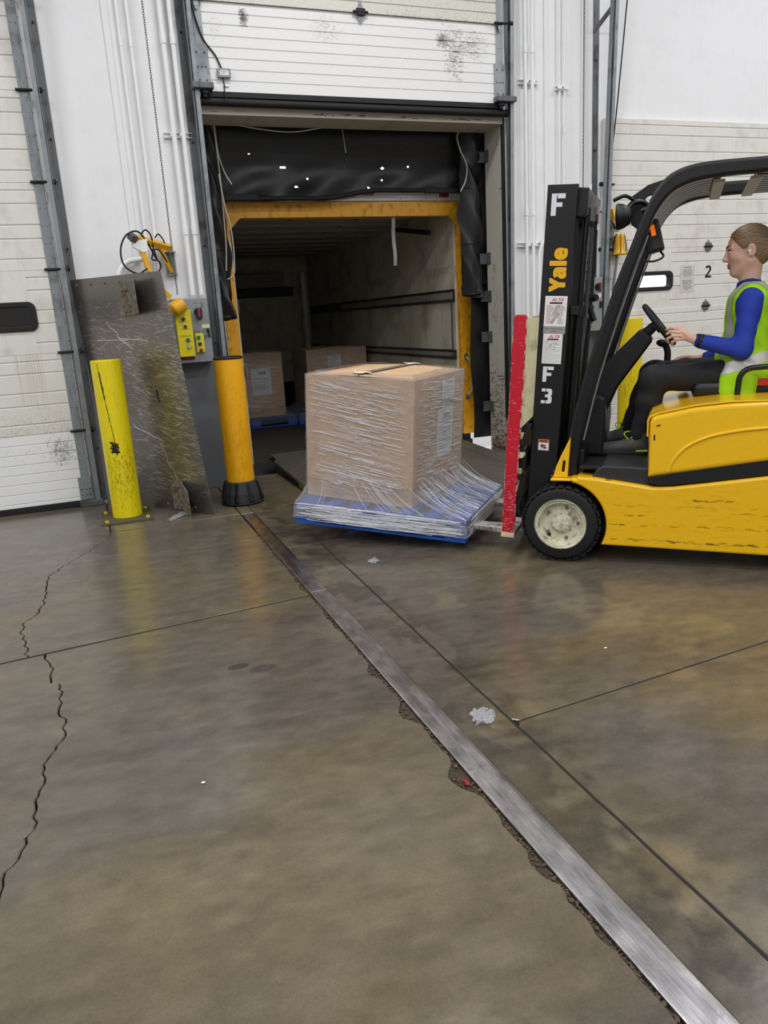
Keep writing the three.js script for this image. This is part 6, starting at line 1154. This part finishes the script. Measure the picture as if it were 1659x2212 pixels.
    d = smin(d, smax(ell(m, [-0.014, -0.004, 0.076], [0.019, 0.031, 0.012]), -ell(m, [-0.01, -0.002, 0.088], [0.011, 0.02, 0.009]), 0.004), 0.008);
    d = smin(d, cap(p, [1.0, 1.68, 0], J.neck, 0.054, 0.058) / HS, 0.03);
    return d;
  };
  // hands: palm plus five separate jointed fingers
  const fingers = (list) => (p) => { let d = 1; for (const f of list) { let e = 1; for (let k = 0; k < f.length - 1; k++) e = Math.min(e, cap(p, f[k], f[k + 1], 0.0096 - 0.0007 * k, 0.009 - 0.0007 * k)); d = smin(d, e, 0.004); } return d; };
  const lhF = fingers([
    [[0.622, 1.326, 0.158], [0.58, 1.336, 0.145], [0.547, 1.322, 0.118], [0.543, 1.298, 0.1]],
    [[0.624, 1.308, 0.166], [0.58, 1.314, 0.155], [0.545, 1.298, 0.128], [0.548, 1.274, 0.112]],
    [[0.632, 1.29, 0.167], [0.592, 1.29, 0.16], [0.558, 1.274, 0.137], [0.562, 1.252, 0.118]],
    [[0.644, 1.272, 0.163], [0.612, 1.267, 0.157], [0.583, 1.252, 0.138], [0.585, 1.236, 0.12]],
    [[0.672, 1.298, 0.163], [0.636, 1.328, 0.135], [0.603, 1.334, 0.112], [0.58, 1.326, 0.1]]]);
  const lhand = (p) => smin(smin(smin(cap(p, [0.71, 1.266, 0.186], [0.63, 1.318, 0.158], 0.02, 0.0125), cap(p, [0.71, 1.26, 0.184], [0.645, 1.275, 0.162], 0.02, 0.012), 0.02), cap(p, [0.74, 1.255, 0.194], J.lWr, 0.026, 0.025), 0.02), lhF(p), 0.009);
  const rhF = fingers([
    [[0.672, 1.148, -0.128], [0.635, 1.143, -0.118], [0.607, 1.128, -0.115], [0.588, 1.114, -0.114]],
    [[0.668, 1.148, -0.146], [0.627, 1.142, -0.14], [0.597, 1.126, -0.138], [0.578, 1.112, -0.137]],
    [[0.672, 1.143, -0.164], [0.634, 1.136, -0.162], [0.606, 1.12, -0.161], [0.588, 1.106, -0.16]],
    [[0.682, 1.136, -0.181], [0.652, 1.128, -0.183], [0.63, 1.114, -0.184], [0.615, 1.102, -0.184]],
    [[0.73, 1.132, -0.14], [0.702, 1.128, -0.112], [0.678, 1.12, -0.098], [0.66, 1.112, -0.092]]]);
  const rhand = (p) => smin(smin(smin(cap(p, [0.757, 1.128, -0.17], [0.68, 1.143, -0.138], 0.02, 0.0135), cap(p, [0.757, 1.126, -0.172], [0.688, 1.135, -0.172], 0.02, 0.0125), 0.02), cap(p, [0.78, 1.124, -0.172], J.rWr, 0.026, 0.025), 0.02), rhF(p), 0.009);
  const skin = mat(0xe8bba4, 0.5, 0, { sheen: 0.2 });
  // body under the clothes, with finer head and hands merged into it
  const bodyG = mesh((p) => smin(smin(torso(p, -0.012), smin(arm(p, 'l', -0.006), arm(p, 'r', -0.006), 0.02), 0.04), smin(leg(p, 'l', -0.008), leg(p, 'r', -0.008), 0.03), 0.04), [0.72, 1.14, 0], 0.62, 72);
  const headG = mesh(headSdf, [0.975, 1.715, 0], 0.215, 112);
  const lhG = mesh(lhand, [0.64, 1.29, 0.15], 0.125, 84), rhG = mesh(rhand, [0.68, 1.12, -0.15], 0.125, 84);
  part('body', merge([bodyG, headG, lhG, rhG]), skin, per);
  // cheeks and lips as thin coloured skin patches
  part('lips', subset(headG, (c) => { const h = toHead(c); return h[0] > 0.072 && Math.abs(h[1] + 0.0615) < 0.011 && Math.abs(h[2]) < 0.021; }, 0.0006), mat(0xb8706a, 0.4), per);
  for (const s of [1, -1]) {
    const e = part('eye', new THREE.SphereGeometry(0.0122, 16, 12), mat(0xe8e4de, 0.2), per); e.position.set(...fromHead(0.073, 0.004, s * 0.033));
    const ir = part('iris', new THREE.SphereGeometry(0.0058, 12, 10), mat(0x3a4a52, 0.15), e); ir.position.set(-0.0064, -0.0005, s * 0.0016);
    part('eyelid', tube([fromHead(0.07, 0.011, s * 0.047), fromHead(0.081, 0.0145, s * 0.037), fromHead(0.084, 0.013, s * 0.028), fromHead(0.08, 0.009, s * 0.02)], 0.0028, 16, 6), mat(0x6a4434, 0.6), per);
    part('eyebrow', tube([fromHead(0.066, 0.03, s * 0.05), fromHead(0.081, 0.034, s * 0.04), fromHead(0.089, 0.032, s * 0.028), fromHead(0.0925, 0.028, s * 0.014)], 0.0032, 20, 6), mat(0x7a5c40, 0.8), per);
  }
  const eb = part('earbud', [new THREE.SphereGeometry(0.0085, 14, 10).scale(1, 1, 0.8), rod([0.002, -0.004, 0.002], [0.0, -0.022, 0.004], 0.0036)], mat(0xf4f4f2, 0.3), per); eb.position.set(...fromHead(-0.004, -0.008, 0.085));
  // hair drawn back to a ponytail
  const hairTex = dataTex(256, 256, (i, j) => { const a = fbm(i / 60, j / 3, 851, 3), v = 0.75 + 0.6 * (a - 0.4); return [clamp(176 * v), clamp(146 * v), clamp(108 * v)]; });
  const hairM = mat(0xffffff, 0.45, 0, { map: hairTex, bumpMap: hairTex, bumpScale: 0.003, sheen: 0.3 });
  const hairG = mesh((p) => { const h = toHead(p), m = [h[0], h[1], Math.abs(h[2])]; let d = ell(h, [-0.014, 0.036, 0], [0.1, 0.088, 0.079]); d = smin(d, ell(h, [-0.05, -0.01, 0], [0.06, 0.07, 0.062]), 0.03); d = smax(d, (h[0] - 0.028 - 0.62 * h[1]) * 0.85, 0.012); d = smax(d, -ell(m, [0.004, -0.022, 0.085], [0.03, 0.036, 0.03]), 0.01); d = smin(d, ell(h, [-0.105, 0.02, 0], [0.028, 0.03, 0.03]), 0.02); return d + 0.0009 * Math.sin(h[1] * 420 + h[0] * 160); }, [0.985, 1.75, 0], 0.215, 96);
  part('hair', boxUV(hairG, 0.12), hairM, per);
  const tail = fromHead(-0.125, 0.015, 0), pony = mesh((p) => { const h = toHead(p); return smin(cap(h, [-0.12, 0.02, 0.0], [-0.145, -0.05, 0.012], 0.024, 0.034), cap(h, [-0.145, -0.05, 0.012], [-0.135, -0.17, 0.02], 0.034, 0.012), 0.02) + 0.001 * Math.sin(h[2] * 500 + h[0] * 300); }, [1.12, 1.66, 0], 0.19, 64);
  part('ponytail', boxUV(pony, 0.12), mat(0xc8a878, 0.45, 0, { bumpMap: hairTex, bumpScale: 0.003 }), per, 'blonde ponytail');
  part('hair_tie', new THREE.TorusGeometry(0.022, 0.006, 8, 20).rotateY(PI / 2).translate(...fromHead(-0.118, 0.02, 0)), M.rubber, per);
  // shirt, vest, trousers
  const wrinkle = (p, a) => a * (Math.sin(p[1] * 62 + p[0] * 25 + 3 * Math.sin(p[2] * 16)) * 0.6 + Math.sin(p[0] * 55 - p[1] * 34 + p[2] * 21) * 0.4);
  const shirtG = mesh((p) => { let d = smin(smin(arm(p, 'l', 0.011), arm(p, 'r', 0.011), 0.02), torso(p, 0.006), 0.05); d = smin(d, cap(p, [0.982, 1.575, 0], [0.99, 1.53, 0], 0.061, 0.068), 0.02); d = smax(d, p[1] - 1.588 - (p[0] - 0.98) * 0.35, 0.006); d = smax(d, -(cap(p, [0.7, 1.262, 0.186], [0.5, 1.3, 0.15], 0.036, 0.05)), 0.004); d = smax(d, -(cap(p, [0.742, 1.13, -0.17], [0.55, 1.13, -0.15], 0.036, 0.05)), 0.004); return d + wrinkle(p, 0.0022); }, [0.87, 1.28, 0], 0.37, 100);
  part('shirt', boxUV(shirtG), mat(0x14329c, 0.75, 0, { sheen: 0.3, bumpMap: bumpFine, bumpScale: 0.0006 }), per, 'royal blue long sleeved shirt');
  const vestSdf = (p) => {
    let d = smin(torso(p, 0.026), ell(p, [0.955, 1.1, 0], [0.135, 0.16, 0.172]), 0.06);
    d = smin(d, ell(p, [0.945, 0.99, 0.195], [0.1, 0.17, 0.05]), 0.05); d = smin(d, ell(p, [0.95, 0.99, -0.16], [0.105, 0.16, 0.06]), 0.05);
    d = smax(d, -smin(cap(p, [0.965, 1.43, 0.2], [0.955, 1.3, 0.22], 0.07, 0.062), cap(p, [0.955, 1.3, 0.22], [0.94, 1.2, 0.27], 0.06, 0.06), 0.03), 0.008);
    d = smax(d, -smin(cap(p, [0.965, 1.43, -0.2], [0.955, 1.3, -0.22], 0.07, 0.062), cap(p, [0.955, 1.3, -0.22], [0.94, 1.2, -0.27], 0.06, 0.06), 0.03), 0.008);
    d = smax(d, -cap(p, [0.93, 1.62, 0], [0.87, 1.42, 0], 0.085, 0.02), 0.008);   // open V at the throat
    d = smax(d, -cap(p, [0.985, 1.62, 0], [0.985, 1.56, 0], 0.07, 0.068), 0.008);
    d = smax(d, 0.9 - p[1] + 0.9 * Math.max(0, 0.15 - Math.abs(p[2])) + 1.6 * Math.max(0, 0.885 - p[0]), 0.008);
    return d + wrinkle(p, 0.0032);
  };
  const vestG = mesh(vestSdf, [0.985, 1.22, 0], 0.36, 104);
  part('vest', boxUV(vestG), mat(0xa6e00a, 0.7, 0, { bumpMap: bumpFine, bumpScale: 0.0008, sheen: 0.3 }), per, 'lime high visibility vest');
  const refl = mat(0xc6c6c4, 0.38, 0.15);
  part('reflective_band', subset(vestG, (c) => { const y = c[1] - 0.28 * (c[0] - 0.95); return y > 1.085 && y < 1.148; }, 0.0022), refl, per, 'silver waist band');
  for (const s of [1, -1]) part('reflective_band', subset(vestG, (c, n) => { const z = s * c[2]; return c[1] > 1.15 && z > 0.078 && z < 0.128 && (c[0] > 0.985 || c[1] > 1.3 || n[0] < -0.2); }, 0.0022), refl, per, 'silver shoulder band');
  const trG = mesh((p) => { let d = smin(leg(p, 'l', 0.012), leg(p, 'r', 0.012), 0.02); d = smin(d, ell(p, [1.03, 1.06, 0], [0.14, 0.105, 0.175]), 0.05); return smax(d, 0.665 - p[1], 0.006) + wrinkle(p, 0.0026); }, [0.74, 0.95, 0], 0.46, 100);
  part('trousers', boxUV(trG), mat(0x17181b, 0.8, 0, { sheen: 0.25, bumpMap: bumpFine, bumpScale: 0.0006 }), per, 'black trousers');
  // shoes with soles and lime laces
  const shoe = (heel, toe, y0, z, yaw) => {
    const dx = toe[0] - heel[0];
    const sole = (p) => smax(smin(cap(p, [heel[0], y0 + 0.02, z], [heel[0] + dx * 0.45, y0 + 0.02, z + 0.003], 0.038, 0.036), cap(p, [heel[0] + dx * 0.45, y0 + 0.02, z + 0.003], [toe[0], y0 + 0.022, z + 0.006], 0.036, 0.044), 0.03), Math.max(y0 - p[1], p[1] - y0 - 0.03), 0.005);
    const upper = (p) => smax(smin(smin(cap(p, [heel[0], y0 + 0.05, z], [heel[0] + dx * 0.3, y0 + 0.06, z], 0.037, 0.042), cap(p, [heel[0] + dx * 0.3, y0 + 0.055, z], [toe[0] + 0.004, y0 + 0.04, z + 0.006], 0.042, 0.036), 0.03), cap(p, [heel[0] - 0.012, y0 + 0.07, z], [heel[0] - 0.004, y0 + 0.13, z], 0.042, 0.044), 0.03), y0 + 0.022 - p[1], 0.004);
    const cx = (heel[0] + toe[0]) / 2;
    const u = part('shoe', boxUV(mesh(upper, [cx, y0 + 0.07, z], 0.2, 72)), mat(0x474544, 0.65, 0, { bumpMap: bumpFine, bumpScale: 0.0008 }), per, 'dark grey work shoe');
    part('sole', mesh(sole, [cx, y0 + 0.02, z], 0.2, 72), mat(0x1c1b1b, 0.7), u);
    part('sole_accent', cb(heel[0] - 0.0 - BASE.x, y0 + 0.03 - BASE.y, z - BASE.z, 0.07, 0.012, 0.081, 0.005), mat(0xb2e012, 0.5), u);
    for (let k = 0; k < 4; k++) { const x = heel[0] + dx * (0.27 + 0.1 * k), y = y0 + 0.115 - 0.012 * k; part('lace', tube([[x + 0.008, y - 0.022, z + 0.036], [x, y - 0.002, z + 0.016], [x - 0.006, y - 0.0, z - 0.014], [x - 0.012, y - 0.022, z - 0.034]].map(([a, b, c]) => [a - BASE.x, b - BASE.y, c - BASE.z]), 0.0035, 16, 6), mat(0xa6dc1a, 0.6), u); }
    for (const s of [1, -1]) part('lace_bow', tube([[heel[0] + dx * 0.28, y0 + 0.125, z], [heel[0] + dx * (0.28 + 0.06 * s), y0 + 0.15, z + 0.02], [heel[0] + dx * (0.3 + 0.16 * s), y0 + 0.138, z + 0.034], [heel[0] + dx * (0.34 + 0.05 * s), y0 + 0.108, z + 0.036]].map(([a, b, c]) => [a - BASE.x, b - BASE.y, c - BASE.z]), 0.0033, 20, 6), mat(0xa6dc1a, 0.6), u);
  };
  shoe([0.43, 0], [0.205, 0], 0.576, 0.125, 0); shoe([0.345, 0], [0.15, 0], 0.6, -0.1, 0);
  part('sock', mesh((p) => cap(p, [0.335, 0.74, -0.1], [0.34, 0.68, -0.1], 0.037, 0.036), [0.335, 0.7, -0.1], 0.1, 40), mat(0x5c4034, 0.8), per);
  // wrist watch
  const wdir = V(0.722 - 0.955, 1.258 - 1.2, 0.19 - 0.235).normalize();
  const watch = part('watch', new THREE.TorusGeometry(0.0345, 0.0075, 8, 28).scale(1, 1, 2.2).applyQuaternion(new THREE.Quaternion().setFromUnitVectors(V(0, 0, 1), wdir)).translate(0.742 - BASE.x, 1.2535 - BASE.y, 0.194), M.rubber, per, 'black wrist watch');
  part('watch_case', cb(0, 0, 0, 0.03, 0.012, 0.034, 0.005).rotateZ(-0.25).translate(0.739 - BASE.x, 1.289 - BASE.y, 0.199), M.blackPlastic, watch);
}
scene.traverse((o) => { if (o.isMesh) { o.castShadow = true; o.receiveShadow = true; } });
renderer.render(scene, camera);
